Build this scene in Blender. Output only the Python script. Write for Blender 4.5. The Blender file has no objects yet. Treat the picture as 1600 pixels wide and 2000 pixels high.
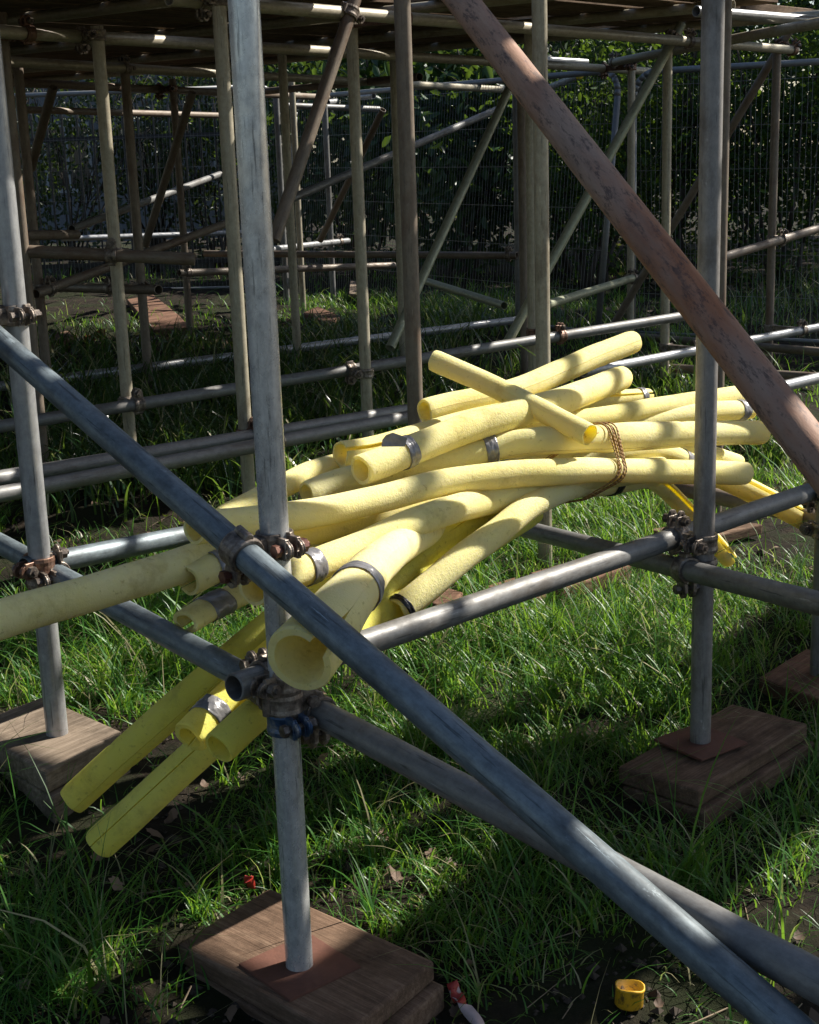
import bpy, math, random
import numpy as np
from mathutils import Vector, Matrix
SC = bpy.context.scene
COL = SC.collection
R = math.radians
rng = random.Random(7)
nr = np.random.default_rng(11)

# ------------------------------------------------------------------ camera
FPX = 2850.0                      # focal length in pixels of the 1600 x 2000 photo
EYE = np.array([0.0, 0.0, 1.45])
dn = np.array([380.0, 11170.0, FPX]); dn /= np.linalg.norm(dn)
UP = -dn
YA = np.array([0, 0, 1.0]); YA = YA - (YA @ UP) * UP; YA /= np.linalg.norm(YA)
XA = np.cross(YA, UP)
CM = np.array([XA, YA, UP])       # camera (right, down, forward) -> world

def at(px, py, z):                # world point seen at a photo pixel at optical depth z (metres)
    return EYE + CM @ np.array([(px - 800) / FPX * z, (py - 1000) / FPX * z, z])
def proj(p):
    q = CM.T @ (np.asarray(p, float) - EYE)
    return q[0] / q[2] * FPX + 800, q[1] / q[2] * FPX + 1000, q[2]

cam = bpy.data.cameras.new('camera'); camo = bpy.data.objects.new('camera', cam); COL.objects.link(camo)
cam.sensor_fit = 'HORIZONTAL'; cam.sensor_width = 36; cam.lens = 36 * FPX / 1600
cam.clip_start = 0.05; cam.clip_end = 400
r_, u_, b_ = CM[:, 0], -CM[:, 1], -CM[:, 2]
camo.matrix_world = Matrix(((r_[0], u_[0], b_[0], EYE[0]), (r_[1], u_[1], b_[1], EYE[1]), (r_[2], u_[2], b_[2], EYE[2]), (0, 0, 0, 1)))
SC.camera = camo

# ------------------------------------------------------------------ light
SUN_AZ, SUN_EL = 62.0, 42.0       # degrees right of the view direction, and above the horizon
world = bpy.data.worlds.new('World'); SC.world = world; world.use_nodes = True
wn = world.node_tree.nodes; wl = world.node_tree.links
sky = wn.new('ShaderNodeTexSky'); sky.sky_type = 'NISHITA'; sky.sun_disc = False
sky.sun_elevation = R(SUN_EL); sky.sun_rotation = R(SUN_AZ)
wl.new(sky.outputs[0], wn['Background'].inputs[0]); wn['Background'].inputs[1].default_value = 0.06
sun = bpy.data.lights.new('sun', 'SUN'); sun.energy = 5.0; sun.angle = R(0.5); sun.color = (1.0, 0.95, 0.86)
suno = bpy.data.objects.new('sun', sun); COL.objects.link(suno)
TOSUN = Vector((math.sin(R(SUN_AZ)) * math.cos(R(SUN_EL)), math.cos(R(SUN_AZ)) * math.cos(R(SUN_EL)), math.sin(R(SUN_EL))))
suno.rotation_euler = (-TOSUN).to_track_quat('-Z', 'Y').to_euler()
suno.location = TOSUN * 30
SC.view_settings.view_transform = 'Standard'; SC.view_settings.look = 'None'
SC.view_settings.exposure = 1.0; SC.view_settings.gamma = 1.0
SC.cycles.max_bounces = 8; SC.cycles.diffuse_bounces = 4; SC.cycles.glossy_bounces = 3
SC.cycles.transparent_max_bounces = 8; SC.cycles.use_denoising = True

# ------------------------------------------------------------------ terrain
GP = [(585, 1885, 2.60, .09), (1368, 1445, 3.44, .09), (112, 1433, 3.36, .07), (1063, 1105, 4.93, .04), (1602, 1285, 4.0, .04),
      (835, 1180, 4.62, 0), (1301, 778, 7.75, 0), (372, 630, 9.7, .05), (594, 605, 11.3, .03), (1500, 690, 9.3, 0), (1450, 470, 19, 0), (200, 560, 14, 0)]
_A = []; _b = []
for px, py, z, h in GP:
    p = at(px, py, z); _A.append([1, p[0], p[1], p[0] * p[1], p[1] ** 2]); _b.append(p[2] - h)
_A = np.array(_A); _b = np.array(_b)
GC = np.linalg.solve(_A.T @ _A + np.diag([0, 0, 0, .5, .5]), _A.T @ _b)
def gz(x, y):
    yy = np.clip(y, 0, 20); xx = np.clip(x, -6, 6)
    base = GC[0] + GC[1] * xx + GC[2] * yy + GC[3] * xx * yy + GC[4] * yy * yy
    base = base + .075 * np.exp(-((x + 1.0) ** 2 + (y - 3.2) ** 2) / .30)
    return base + .010 * np.sin(x * 5.1 + 1.7 * np.sin(y * 3.3)) * np.sin(y * 4.3 + 1) + .005 * np.sin(x * 17 + y * 9) * np.sin(y * 15 - x * 4)
def gbase(x, y):
    return float(gz(x, y))
def ground(px, py, h=0.0):        # point on the terrain (plus h) seen at a photo pixel
    z = 4.0
    v = at(px, py, 1.0) - EYE
    t = (h - EYE[2]) / v[2]
    for _ in range(60):
        p = EYE + v * t
        t = .5 * t + .5 * (gbase(p[0], p[1]) + h - EYE[2]) / v[2]
    return EYE + v * t

# ------------------------------------------------------------------ object helpers
def tag(o, label=None, cat=None, group=None, kind=None):
    if label: o['label'] = label
    if cat: o['category'] = cat
    if group: o['group'] = group
    if kind: o['kind'] = kind
    return o
def mesh(name, v, f, mat=None, parent=None, smooth=True, loc=None):
    me = bpy.data.meshes.new(name)
    me.from_pydata([tuple(map(float, p)) for p in v], [], [tuple(map(int, q)) for q in f]); me.update()
    if smooth: me.polygons.foreach_set('use_smooth', [True] * len(me.polygons))
    o = bpy.data.objects.new(name, me); COL.objects.link(o)
    if mat: me.materials.append(mat)
    if parent: o.parent = parent
    if loc is not None: o.location = tuple(map(float, loc))
    return o
def empty(name, loc):
    o = bpy.data.objects.new(name, None); COL.objects.link(o); o.location = tuple(map(float, loc)); o.empty_display_size = .05
    return o
class MB:
    def __init__(s): s.v = []; s.f = []
    def add(s, v, f):
        n = len(s.v); s.v += [tuple(map(float, p)) for p in v]; s.f += [tuple(i + n for i in q) for q in f]
    def box(s, c, ax, ay, az):    # centre and three half-axis vectors
        c = np.array(c, float); P = []
        for k in (-1, 1):
            for j in (-1, 1):
                for i in (-1, 1): P.append(c + i * np.array(ax) + j * np.array(ay) + k * np.array(az))
        s.add(P, [(0, 2, 3, 1), (4, 5, 7, 6), (0, 1, 5, 4), (2, 6, 7, 3), (0, 4, 6, 2), (1, 3, 7, 5)])
    def cyl(s, a, b, r, n=12, r2=None):
        a = np.array(a, float); b = np.array(b, float); d = b - a; d /= np.linalg.norm(d)
        e1, e2 = frame(d); P = []
        for q, rr in ((a, r), (b, r if r2 is None else r2)):
            for i in range(n):
                t = 2 * math.pi * i / n; P.append(q + rr * (math.cos(t) * e1 + math.sin(t) * e2))
        F = [(i, (i + 1) % n, n + (i + 1) % n, n + i) for i in range(n)] + [tuple(range(n))[::-1], tuple(range(n, 2 * n))]
        s.add(P, F)
    def ring(s, c, axis, e1, r0, r1, hw, a0, a1, n=20):   # arc band around an axis
        axis = np.array(axis); e1 = np.array(e1); e2 = np.cross(axis, e1); P = []; F = []
        prof = [(r0, -hw), (r1, -hw), (r1 + .0015, -hw * .6), (r1, -hw * .25), (r1, hw * .25), (r1 + .0015, hw * .6), (r1, hw), (r0, hw)]
        m = len(prof)
        for i in range(n + 1):
            t = a0 + (a1 - a0) * i / n; dd = math.cos(t) * e1 + math.sin(t) * e2
            for rr, h in prof: P.append(np.array(c) + dd * rr + axis * h)
        for i in range(n):
            for j in range(m): F.append((i * m + j, i * m + (j + 1) % m, (i + 1) * m + (j + 1) % m, (i + 1) * m + j))
        F.append(tuple(range(m))); F.append(tuple(range(n * m, n * m + m))[::-1])
        s.add(P, F)
    def build(s, name, mat=None, parent=None, smooth=False, loc=None):
        v = s.v
        if loc is not None: v = [tuple(np.array(p) - np.array(loc)) for p in v]
        return mesh(name, v, s.f, mat, parent, smooth, loc)
def frame(d):
    d = np.array(d, float); a = np.array([0, 0, 1.0]) if abs(d[2]) < .9 else np.array([1.0, 0, 0])
    e1 = np.cross(d, a); e1 /= np.linalg.norm(e1); return e1, np.cross(d, e1)
def bevel(o, w=.003, seg=2):
    m = o.modifiers.new('bevel', 'BEVEL'); m.width = w; m.segments = seg; m.limit_method = 'ANGLE'; m.angle_limit = R(40)
    return o

# ------------------------------------------------------------------ materials
class NT:
    def __init__(s, name):
        s.m = bpy.data.materials.new(name); s.m.use_nodes = True; s.n = s.m.node_tree.nodes; s.l = s.m.node_tree.links
        s.b = s.n['Principled BSDF']
    def new(s, t, **k):
        n = s.n.new(t)
        for a, v in k.items(): setattr(n, a, v)
        return n
    def link(s, a, b): s.l.new(a, b)
    def coord(s, scale=(1, 1, 1), rand=False):
        tc = s.new('ShaderNodeTexCoord'); mp = s.new('ShaderNodeMapping'); mp.inputs['Scale'].default_value = scale
        s.link(tc.outputs['Object'], mp.inputs[0])
        if rand:
            oi = s.new('ShaderNodeObjectInfo'); cx = s.new('ShaderNodeCombineXYZ'); mu = s.new('ShaderNodeMath', operation='MULTIPLY'); mu.inputs[1].default_value = 97.0
            s.link(oi.outputs['Random'], mu.inputs[0])
            for i in range(3): s.link(mu.outputs[0], cx.inputs[i])
            s.link(cx.outputs[0], mp.inputs['Location'])
        return mp.outputs[0]
    def noise(s, vec, scale, detail=5, rough=.6):
        n = s.new('ShaderNodeTexNoise'); n.inputs['Scale'].default_value = scale; n.inputs['Detail'].default_value = detail; n.inputs['Roughness'].default_value = rough
        if vec is not None: s.link(vec, n.inputs['Vector'])
        return n.outputs['Fac']
    def ramp(s, fac, stops):
        r = s.new('ShaderNodeValToRGB'); e = r.color_ramp.elements
        while len(e) > len(stops): e.remove(e[-1])
        while len(e) < len(stops): e.new(.5)
        for k, (p, c) in zip(e, stops):
            k.position = p; k.color = (*c, 1) if not isinstance(c, (int, float)) else (c, c, c, 1)
        s.link(fac, r.inputs[0]); return r.outputs[0]
    def mix(s, fac, a, b, mode='MIX'):
        m = s.new('ShaderNodeMix', data_type='RGBA', blend_type=mode)
        for i, x in ((0, fac), (6, a), (7, b)):
            if isinstance(x, (int, float)): m.inputs[i].default_value = x
            elif isinstance(x, tuple): m.inputs[i].default_value = (*x, 1)
            else: s.link(x, m.inputs[i])
        return m.outputs[2]
    def bump(s, h, strength=.3, dist=.002):
        b = s.new('ShaderNodeBump'); b.inputs['Strength'].default_value = strength; b.inputs['Distance'].default_value = dist
        s.link(h, b.inputs['Height']); s.link(b.outputs[0], s.b.inputs['Normal']); return b
    def set(s, **k):
        names = {'color': 'Base Color', 'rough': 'Roughness', 'metal': 'Metallic', 'spec': 'Specular IOR Level', 'sss': 'Subsurface Weight'}
        for a, v in k.items():
            i = s.b.inputs[names[a]]
            if isinstance(v, (int, float)): i.default_value = v
            elif isinstance(v, tuple): i.default_value = (*v, 1)
            else: s.link(v, i)
        return s

def galv(name, light, dark, stain, metal=.55, rough=(.35, .62), stain_amt=(.55, .72)):
    m = NT(name)
    st = m.coord((26, 26, 2.2), True); bl = m.coord((9, 9, 3.5), True); fine = m.coord((120, 120, 7), True)
    dark2 = tuple(.5 * a + .5 * b for a, b in zip(dark, light)); sp2 = m.coord((55, 55, 38), True); st2 = m.coord((75, 75, 2.6), True)
    c = m.mix(.55, m.ramp(m.noise(st2, 1.0, 6, .7), [(.36, dark2), (.6, light)]), m.ramp(m.noise(sp2, 1.0, 8, .8), [(.36, dark), (.6, light)]))
    c = m.mix(m.ramp(m.noise(bl, 1.3, 6, .7), [(stain_amt[0], 0), (stain_amt[1], .85)]), c, stain)
    c = m.mix(m.ramp(m.noise(fine, 1.0, 3, .7), [(.60, 0), (.68, .65)]), c, tuple(x * .3 for x in dark))
    c = m.mix(m.ramp(m.noise(m.coord((34, 34, 15), True), 1.0, 7, .75), [(.64, 0), (.69, .55)]), c, tuple(min(.6, x * 1.5 + .06) for x in light))
    c = m.mix(m.ramp(m.noise(m.coord((70, 70, 4.5), True), 1.0, 8, .8), [(.63, 0), (.66, .7)]), c, tuple(min(.7, x * 1.8) for x in light))
    m.set(color=c, metal=metal, rough=m.ramp(m.noise(sp2, .7, 4), [(.3, rough[0] - .06), (.7, rough[1] - .08)]))
    m.bump(m.noise(fine, .8, 4), .18, .0008)
    return m.m
GALV = galv('galvanised_steel', (.42, .42, .42), (.22, .22, .23), (.15, .13, .12), .45, (.34, .55), (.55, .74))
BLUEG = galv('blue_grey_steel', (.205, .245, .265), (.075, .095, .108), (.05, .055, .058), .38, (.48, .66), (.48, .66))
BRIGHTG = galv('bright_streaky_steel', (.72, .71, .68), (.27, .27, .27), (.20, .18, .15), .45, (.28, .42), (.6, .78))  # strong streaks in the colour stand in for upright reflections on the front post
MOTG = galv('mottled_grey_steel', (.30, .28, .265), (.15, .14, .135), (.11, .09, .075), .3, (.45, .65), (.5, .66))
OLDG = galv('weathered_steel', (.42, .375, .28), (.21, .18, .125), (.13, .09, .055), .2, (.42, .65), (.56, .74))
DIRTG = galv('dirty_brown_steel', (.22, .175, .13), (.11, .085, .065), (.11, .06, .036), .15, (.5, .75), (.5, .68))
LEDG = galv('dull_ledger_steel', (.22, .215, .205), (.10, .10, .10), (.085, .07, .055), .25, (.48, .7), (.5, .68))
GREENG = galv('mossy_steel', (.36, .37, .26), (.20, .21, .13), (.16, .15, .09), .3, (.45, .65), (.55, .72))
_R0 = float(np.linalg.norm(at(850, -66, 2.35) - at(1680, 1000, 1.54)))
def rusty():
    m = NT('rusty_painted_steel')
    st = m.coord((16, 16, 3), True); bl = m.coord((7, 7, 2.2), True); fi = m.coord((70, 70, 25), True)
    tc = m.new('ShaderNodeTexCoord'); sp = m.new('ShaderNodeSeparateXYZ'); m.link(tc.outputs['Object'], sp.inputs[0])
    c = m.ramp(m.noise(st, 1.2, 7, .7), [(.28, (.15, .05, .022)), (.5, (.34, .125, .05)), (.72, (.46, .25, .14))])
    c = m.mix(m.ramp(m.noise(bl, 1.0, 5, .65), [(.45, 0), (.62, .8)]), c, (.33, .235, .18))
    c = m.mix(m.ramp(m.noise(fi, 1.0, 5, .75), [(.55, 0), (.66, .75)]), c, (.06, .035, .03))
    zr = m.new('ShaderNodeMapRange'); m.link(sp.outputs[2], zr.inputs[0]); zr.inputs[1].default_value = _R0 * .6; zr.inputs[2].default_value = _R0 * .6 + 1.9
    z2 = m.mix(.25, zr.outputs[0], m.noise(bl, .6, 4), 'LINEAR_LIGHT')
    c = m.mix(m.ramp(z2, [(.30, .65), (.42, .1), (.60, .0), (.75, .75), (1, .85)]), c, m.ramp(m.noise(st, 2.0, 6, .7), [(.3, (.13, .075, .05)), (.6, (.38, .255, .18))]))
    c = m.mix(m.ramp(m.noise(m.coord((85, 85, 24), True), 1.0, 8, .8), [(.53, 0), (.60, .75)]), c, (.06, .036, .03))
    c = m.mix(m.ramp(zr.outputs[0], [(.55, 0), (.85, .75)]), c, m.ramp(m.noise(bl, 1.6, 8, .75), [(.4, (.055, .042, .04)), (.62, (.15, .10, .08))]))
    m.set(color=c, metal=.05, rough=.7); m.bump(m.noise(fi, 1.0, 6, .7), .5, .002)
    return m.m
RUST = rusty()
def coupler_mat(name, a, b, c2):
    m = NT(name); v = m.coord((60, 60, 60), True)
    c = m.ramp(m.noise(v, .8, 5, .7), [(.32, a), (.5, b), (.68, c2)])
    m.set(color=c, metal=.5, rough=.45); m.bump(m.noise(v, 2.5, 4), .4, .001); return m.m
CPL = coupler_mat('coupler_steel', (.05, .04, .033), (.19, .15, .12), (.36, .31, .26))
CPLR = coupler_mat('rusted_coupler', (.06, .035, .025), (.17, .09, .06), (.24, .16, .11))
CPLB = coupler_mat('blue_painted_coupler', (.025, .045, .085), (.04, .085, .17), (.22, .22, .22))
BOLT = coupler_mat('bolt_steel', (.045, .038, .033), (.12, .095, .08), (.30, .26, .21))
BOLTR = coupler_mat('rust_bolt', (.05, .02, .015), (.13, .05, .035), (.18, .09, .06))

def foam_m(name, a, b, dirt, d0, t_col, trans):
    m = NT(name); v = m.coord((1, 1, 1), True)
    base = m.ramp(m.noise(v, 5, 3), [(.3, a), (.7, b)])
    d = m.mix(m.ramp(m.noise(v, 9, 8, .75), [(d0, 0), (d0 + .14, .5)]), base, dirt)
    d = m.mix(m.ramp(m.noise(v, 60, 4, .7), [(d0 + .08, 0), (d0 + .15, .5)]), d, tuple(x * .7 for x in dirt))
    m.set(color=d, rough=.88, spec=.2, sss=.3)
    m.b.inputs['Subsurface Radius'].default_value = (1.0, .85, .15); m.b.inputs['Subsurface Scale'].default_value = .010
    h = m.mix(.5, m.noise(v, 330, 3, .6), m.noise(v, 130, 3, .6)); m.bump(h, .7, .0035)
    t = m.new('ShaderNodeBsdfTranslucent'); t.inputs[0].default_value = (*t_col, 1)
    mx = m.new('ShaderNodeMixShader'); mx.inputs[0].default_value = trans
    m.link(m.b.outputs[0], mx.inputs[1]); m.link(t.outputs[0], mx.inputs[2]); m.link(mx.outputs[0], m.n['Material Output'].inputs[0])
    return m.m
FOAM = foam_m('yellow_foam', (.925, .835, .36), (.945, .885, .50), (.40, .33, .13), .535, (1.0, .85, .04), .32)
FOAMD = foam_m('grubby_foam', (.86, .81, .15), (.92, .87, .22), (.32, .30, .10), .52, (.98, .84, .03), .36)
def tape_mat(name, col, rough):
    m = NT(name); v = m.coord((1, 1, 1), True)
    c = m.ramp(m.noise(v, 45, 4), [(.35, tuple(x * .7 for x in col)), (.65, col)])
    m.set(color=c, metal=.25, rough=rough); m.bump(m.noise(v, 70, 3, .6), .6, .003); return m.m
TAPE = tape_mat('silver_duct_tape', (.25, .243, .25), .3)
BTAPE = tape_mat('black_tape', (.03, .028, .03), .3)
def wood(name, a, b, c2, sc=(3.5, 75, 75)):
    m = NT(name); v = m.coord(sc, True); v2 = m.coord((5, 7, 7), True); v3 = m.coord((9, 260, 260), True)
    g = m.mix(.35, m.noise(v, 1.0, 7, .7), m.noise(v3, 1.0, 4, .7))
    c = m.ramp(g, [(.34, a), (.52, b), (.68, c2)])
    c = m.mix(m.ramp(m.noise(v2, 1.1, 9, .78), [(.42, 0), (.66, .8)]), c, tuple(x * .42 for x in a))
    c = m.mix(m.ramp(m.noise(m.coord((40, 40, 40), True), 1.0, 6, .8), [(.62, 0), (.72, .7)]), c, tuple(x * .35 for x in a))
    m.set(color=c, rough=.9, spec=.15); m.bump(g, .7, .004); return m.m
PLANK = wood('damp_plank_wood', (.09, .055, .035), (.19, .12, .08), (.30, .205, .14))
PLANKG = wood('grey_plank_wood', (.10, .075, .055), (.22, .17, .125), (.36, .29, .225))
PLANKR = wood('reddish_plank_wood', (.10, .055, .035), (.19, .105, .07), (.27, .16, .11))
DECKW = wood('deck_board_wood', (.13, .085, .055), (.22, .155, .105), (.30, .22, .15))
def plain(name, col, rough=.6, metal=0.0, bumpy=0):
    m = NT(name); v = m.coord((1, 1, 1), True)
    c = m.ramp(m.noise(v, 30, 5, .7), [(.3, tuple(x * .72 for x in col)), (.7, col)])
    m.set(color=c, rough=rough, metal=metal)
    if bumpy: m.bump(m.noise(v, 90, 4), bumpy, .002)
    return m.m
BPLATE = plain('rusty_plate', (.15, .060, .038), .8, .1, .4)
CORD = plain('brown_baling_cord', (.36, .20, .06), .7)
REDTAPE = plain('red_barrier_tape', (.42, .03, .02), .5)
WHITETAPE = plain('white_barrier_tape', (.55, .42, .40), .5)
CAPM = NT('yellow_plastic')
_v = CAPM.coord((1, 1, 1), True)
_c = CAPM.mix(CAPM.ramp(CAPM.noise(_v, 55, 6, .7), [(.52, 0), (.62, .9)]), (.62, .34, .015), (.10, .06, .02))
CAPM.set(color=_c, rough=.5); CAPM = CAPM.m
WIRE = plain('galvanised_wire', (.24, .245, .245), .5, .4)
RAILM = plain('black_railing_paint', (.012, .013, .015), .5)
RENDERW = plain('pale_render', (.16, .175, .20), .9)
def leafy(name, cols, trans=.35, rough=.45, per='Random Per Island', spec=.5):
    m = NT(name); g = m.new('ShaderNodeNewGeometry')
    c = m.ramp(g.outputs[per], cols); m.set(color=c, rough=rough, spec=spec)
    t = m.new('ShaderNodeBsdfTranslucent'); m.link(m.mix(.35, c, (.50, .78, .05)), t.inputs[0])
    mx = m.new('ShaderNodeMixShader'); mx.inputs[0].default_value = trans
    out = m.n['Material Output']; m.link(m.b.outputs[0], mx.inputs[1]); m.link(t.outputs[0], mx.inputs[2]); m.link(mx.outputs[0], out.inputs[0])
    return m.m
GRASS = leafy('grass_blades', [(0, (.018, .072, .012)), (.5, (.05, .165, .022)), (.84, (.09, .23, .03)), (.87, (.22, .20, .10)), (1, (.38, .34, .20))], .42, .42, spec=.4)
STRAP = leafy('strap_leaves', [(0, (.018, .05, .02)), (.7, (.035, .09, .03)), (.86, (.06, .11, .035)), (.9, (.30, .27, .14)), (1, (.42, .38, .24))], .3, .26)
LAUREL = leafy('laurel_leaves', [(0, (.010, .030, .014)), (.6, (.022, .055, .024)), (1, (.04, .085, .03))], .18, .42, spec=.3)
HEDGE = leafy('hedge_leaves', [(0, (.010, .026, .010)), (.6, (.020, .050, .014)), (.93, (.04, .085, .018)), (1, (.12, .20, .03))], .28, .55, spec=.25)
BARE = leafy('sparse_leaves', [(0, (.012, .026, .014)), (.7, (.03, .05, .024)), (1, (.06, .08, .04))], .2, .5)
LITTER = leafy('dead_leaves', [(0, (.05, .03, .02)), (.4, (.11, .065, .04)), (.8, (.19, .12, .08)), (1, (.28, .20, .14))], .15, .7)
TWIG = plain('bark', (.06, .048, .038), .9)
def soil():
    m = NT('damp_soil'); v = m.coord((1, 1, 1))
    c = m.ramp(m.noise(v, 14, 9, .72), [(.3, (.008, .006, .004)), (.5, (.020, .0145, .010)), (.68, (.045, .033, .022))])
    c = m.mix(m.ramp(m.noise(v, 2.2, 4, .6), [(.45, 0), (.6, .6)]), c, (.022, .033, .010))
    m.set(color=c, rough=.95, spec=.15); m.bump(m.noise(v, 26, 9, .75), .9, .03); return m.m
SOIL = soil()

# ------------------------------------------------------------------ ground
def grid_ground():
    xs = np.concatenate([np.linspace(-60, -5, 18)[:-1], np.arange(-5, 6, .08), np.linspace(6, 60, 18)])
    ys = np.concatenate([np.linspace(-25, 1, 14)[:-1], np.arange(1, 14, .08), np.linspace(14, 120, 30)])
    X, Y = np.meshgrid(xs, ys); Z = gz(X, Y)
    Z += .014 * np.sin(X * 23 + 3 * np.sin(Y * 19)) * np.sin(Y * 27 + 2 * np.sin(X * 13)) * (np.abs(X) < 6)
    n, k = len(xs), len(ys)
    v = np.stack([X, Y, Z], -1).reshape(-1, 3)
    f = [(j * n + i, j * n + i + 1, (j + 1) * n + i + 1, (j + 1) * n + i) for j in range(k - 1) for i in range(n - 1)]
    o = mesh('ground', v, f, SOIL); tag(o, kind='structure'); return o
grid_ground()

# ------------------------------------------------------------------ scaffold tubes
TR = .02415
TUBES = {}
def tube(key, name, p0, p1, mat, label, cat='scaffold tube', r=TR, short=None, group=None):
    p0 = np.array(p0, float); p1 = np.array(p1, float); d = p1 - p0; L = np.linalg.norm(d); d /= L
    n = 30; ri = r - .004; P = []; F = []
    def ringv(rr, z):
        s = len(P); P.extend([(rr * math.cos(2 * math.pi * i / n), rr * math.sin(2 * math.pi * i / n), z) for i in range(n)]); return s
    def strip(a, b): F.extend([(a + i, a + (i + 1) % n, b + (i + 1) % n, b + i) for i in range(n)])
    strip(ringv(r, 0.0012), ringv(r, L - .0012))
    dp = min(L * .45, .5)
    strip(ringv(r, 0.0012), ringv(r - .001, 0)); strip(ringv(r - .001, 0), ringv(ri, 0)); strip(ringv(ri, 0), ringv(ri, dp))
    strip(ringv(r, L - .0012), ringv(r - .001, L)); strip(ringv(ri, L), ringv(r - .001, L)); strip(ringv(ri, L - dp), ringv(ri, L))
    a = ringv(ri, dp); F.append(tuple(range(a, a + n)))
    a = ringv(ri, L - dp); F.append(tuple(range(a, a + n)))
    o = mesh(name, P, F, mat)
    o.rotation_mode = 'QUATERNION'; o.rotation_quaternion = Vector((0, 0, 1)).rotation_difference(Vector(d)); o.location = p0
    tag(o, label, cat, group)
    TUBES[key] = (p0, p1, short or label); return o
POSTBASE = {}
def post(key, px, py, z, top, mat, label, short, base=None, sink=.0, group='upright scaffold posts'):
    """upright through a photo pixel at depth z; stands on the ground (or on base height above it)"""
    p = at(px, py, z); g = gbase(p[0], p[1])
    h0 = g + (base if base is not None else -.03)
    POSTBASE[key] = np.array([p[0], p[1], h0])
    return tube(key, 'scaffold_post', (p[0], p[1], h0), (p[0], p[1], top), mat, label, 'scaffold post', short=short, group=group)
GL = 'horizontal scaffold ledgers'; GB = 'diagonal scaffold braces'
def led(key, a, b, mat, label, short, name='scaffold_ledger', cat='scaffold tube', r=TR, group=GL, ext=(0, 0)):
    A_, B_ = at(*a), at(*b); D_ = B_ - A_
    return tube(key, name, A_ - D_ * ext[0], B_ + D_ * ext[1], mat, label, cat, r, short, group)

p1 = ground(585, 1885, .070); q1 = proj(p1)
post('P1', 585, 1885, q1[2], 3.3, BRIGHTG, 'bright silver front post standing on the nearest brown timber pad', 'the bright front post', .070)
p2 = ground(1368, 1447, .092); post('P2', 1368, 1447, proj(p2)[2], 3.3, MOTG, 'dull grey post on the stacked timber pad at right, crossed by the rusty pole', 'the right grey post', .092)
_p3 = at(112, 1433, 3.25); post('P3', 112, 1433, 3.25, 3.3, GALV, 'grey post with peeling white paint on the grey timber pad at far left', 'the paint-flecked left post', float(_p3[2] - gbase(_p3[0], _p3[1])))
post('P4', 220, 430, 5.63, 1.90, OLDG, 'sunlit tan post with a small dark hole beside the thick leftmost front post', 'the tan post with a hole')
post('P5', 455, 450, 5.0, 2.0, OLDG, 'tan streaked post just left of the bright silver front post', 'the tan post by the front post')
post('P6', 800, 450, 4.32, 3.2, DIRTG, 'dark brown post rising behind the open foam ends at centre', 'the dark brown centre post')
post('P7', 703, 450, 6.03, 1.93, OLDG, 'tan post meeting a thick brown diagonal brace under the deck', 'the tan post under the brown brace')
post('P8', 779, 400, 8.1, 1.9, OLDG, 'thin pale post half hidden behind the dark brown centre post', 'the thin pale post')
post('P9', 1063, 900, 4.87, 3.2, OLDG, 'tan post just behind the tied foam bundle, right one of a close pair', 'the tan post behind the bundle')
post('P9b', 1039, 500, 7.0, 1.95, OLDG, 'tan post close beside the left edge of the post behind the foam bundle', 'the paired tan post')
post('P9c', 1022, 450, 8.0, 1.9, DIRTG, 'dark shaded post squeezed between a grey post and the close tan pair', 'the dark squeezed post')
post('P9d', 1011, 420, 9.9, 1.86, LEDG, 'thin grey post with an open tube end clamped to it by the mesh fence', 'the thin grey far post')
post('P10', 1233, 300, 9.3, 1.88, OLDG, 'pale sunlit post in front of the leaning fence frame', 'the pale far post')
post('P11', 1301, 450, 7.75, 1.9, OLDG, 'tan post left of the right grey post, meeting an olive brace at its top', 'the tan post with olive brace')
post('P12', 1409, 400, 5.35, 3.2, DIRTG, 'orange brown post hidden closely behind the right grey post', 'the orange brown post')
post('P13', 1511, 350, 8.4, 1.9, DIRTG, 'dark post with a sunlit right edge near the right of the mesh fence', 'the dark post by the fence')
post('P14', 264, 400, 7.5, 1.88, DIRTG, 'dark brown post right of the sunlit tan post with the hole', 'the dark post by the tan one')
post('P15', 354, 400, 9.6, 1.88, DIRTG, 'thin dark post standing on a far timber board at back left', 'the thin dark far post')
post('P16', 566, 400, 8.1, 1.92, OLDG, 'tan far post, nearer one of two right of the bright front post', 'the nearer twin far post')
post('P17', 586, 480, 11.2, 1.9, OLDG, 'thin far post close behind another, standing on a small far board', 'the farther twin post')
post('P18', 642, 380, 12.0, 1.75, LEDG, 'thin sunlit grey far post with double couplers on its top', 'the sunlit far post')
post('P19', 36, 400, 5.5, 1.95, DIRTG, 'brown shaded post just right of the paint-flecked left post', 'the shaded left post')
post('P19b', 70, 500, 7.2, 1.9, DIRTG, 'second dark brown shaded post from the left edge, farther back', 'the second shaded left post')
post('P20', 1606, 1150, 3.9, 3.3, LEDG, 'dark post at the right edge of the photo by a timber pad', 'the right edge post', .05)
post('P21', 545, 300, 11.5, 1.85, LEDG, 'thin bluish far post just right of the bright front post', 'the thin bluish post')

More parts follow.
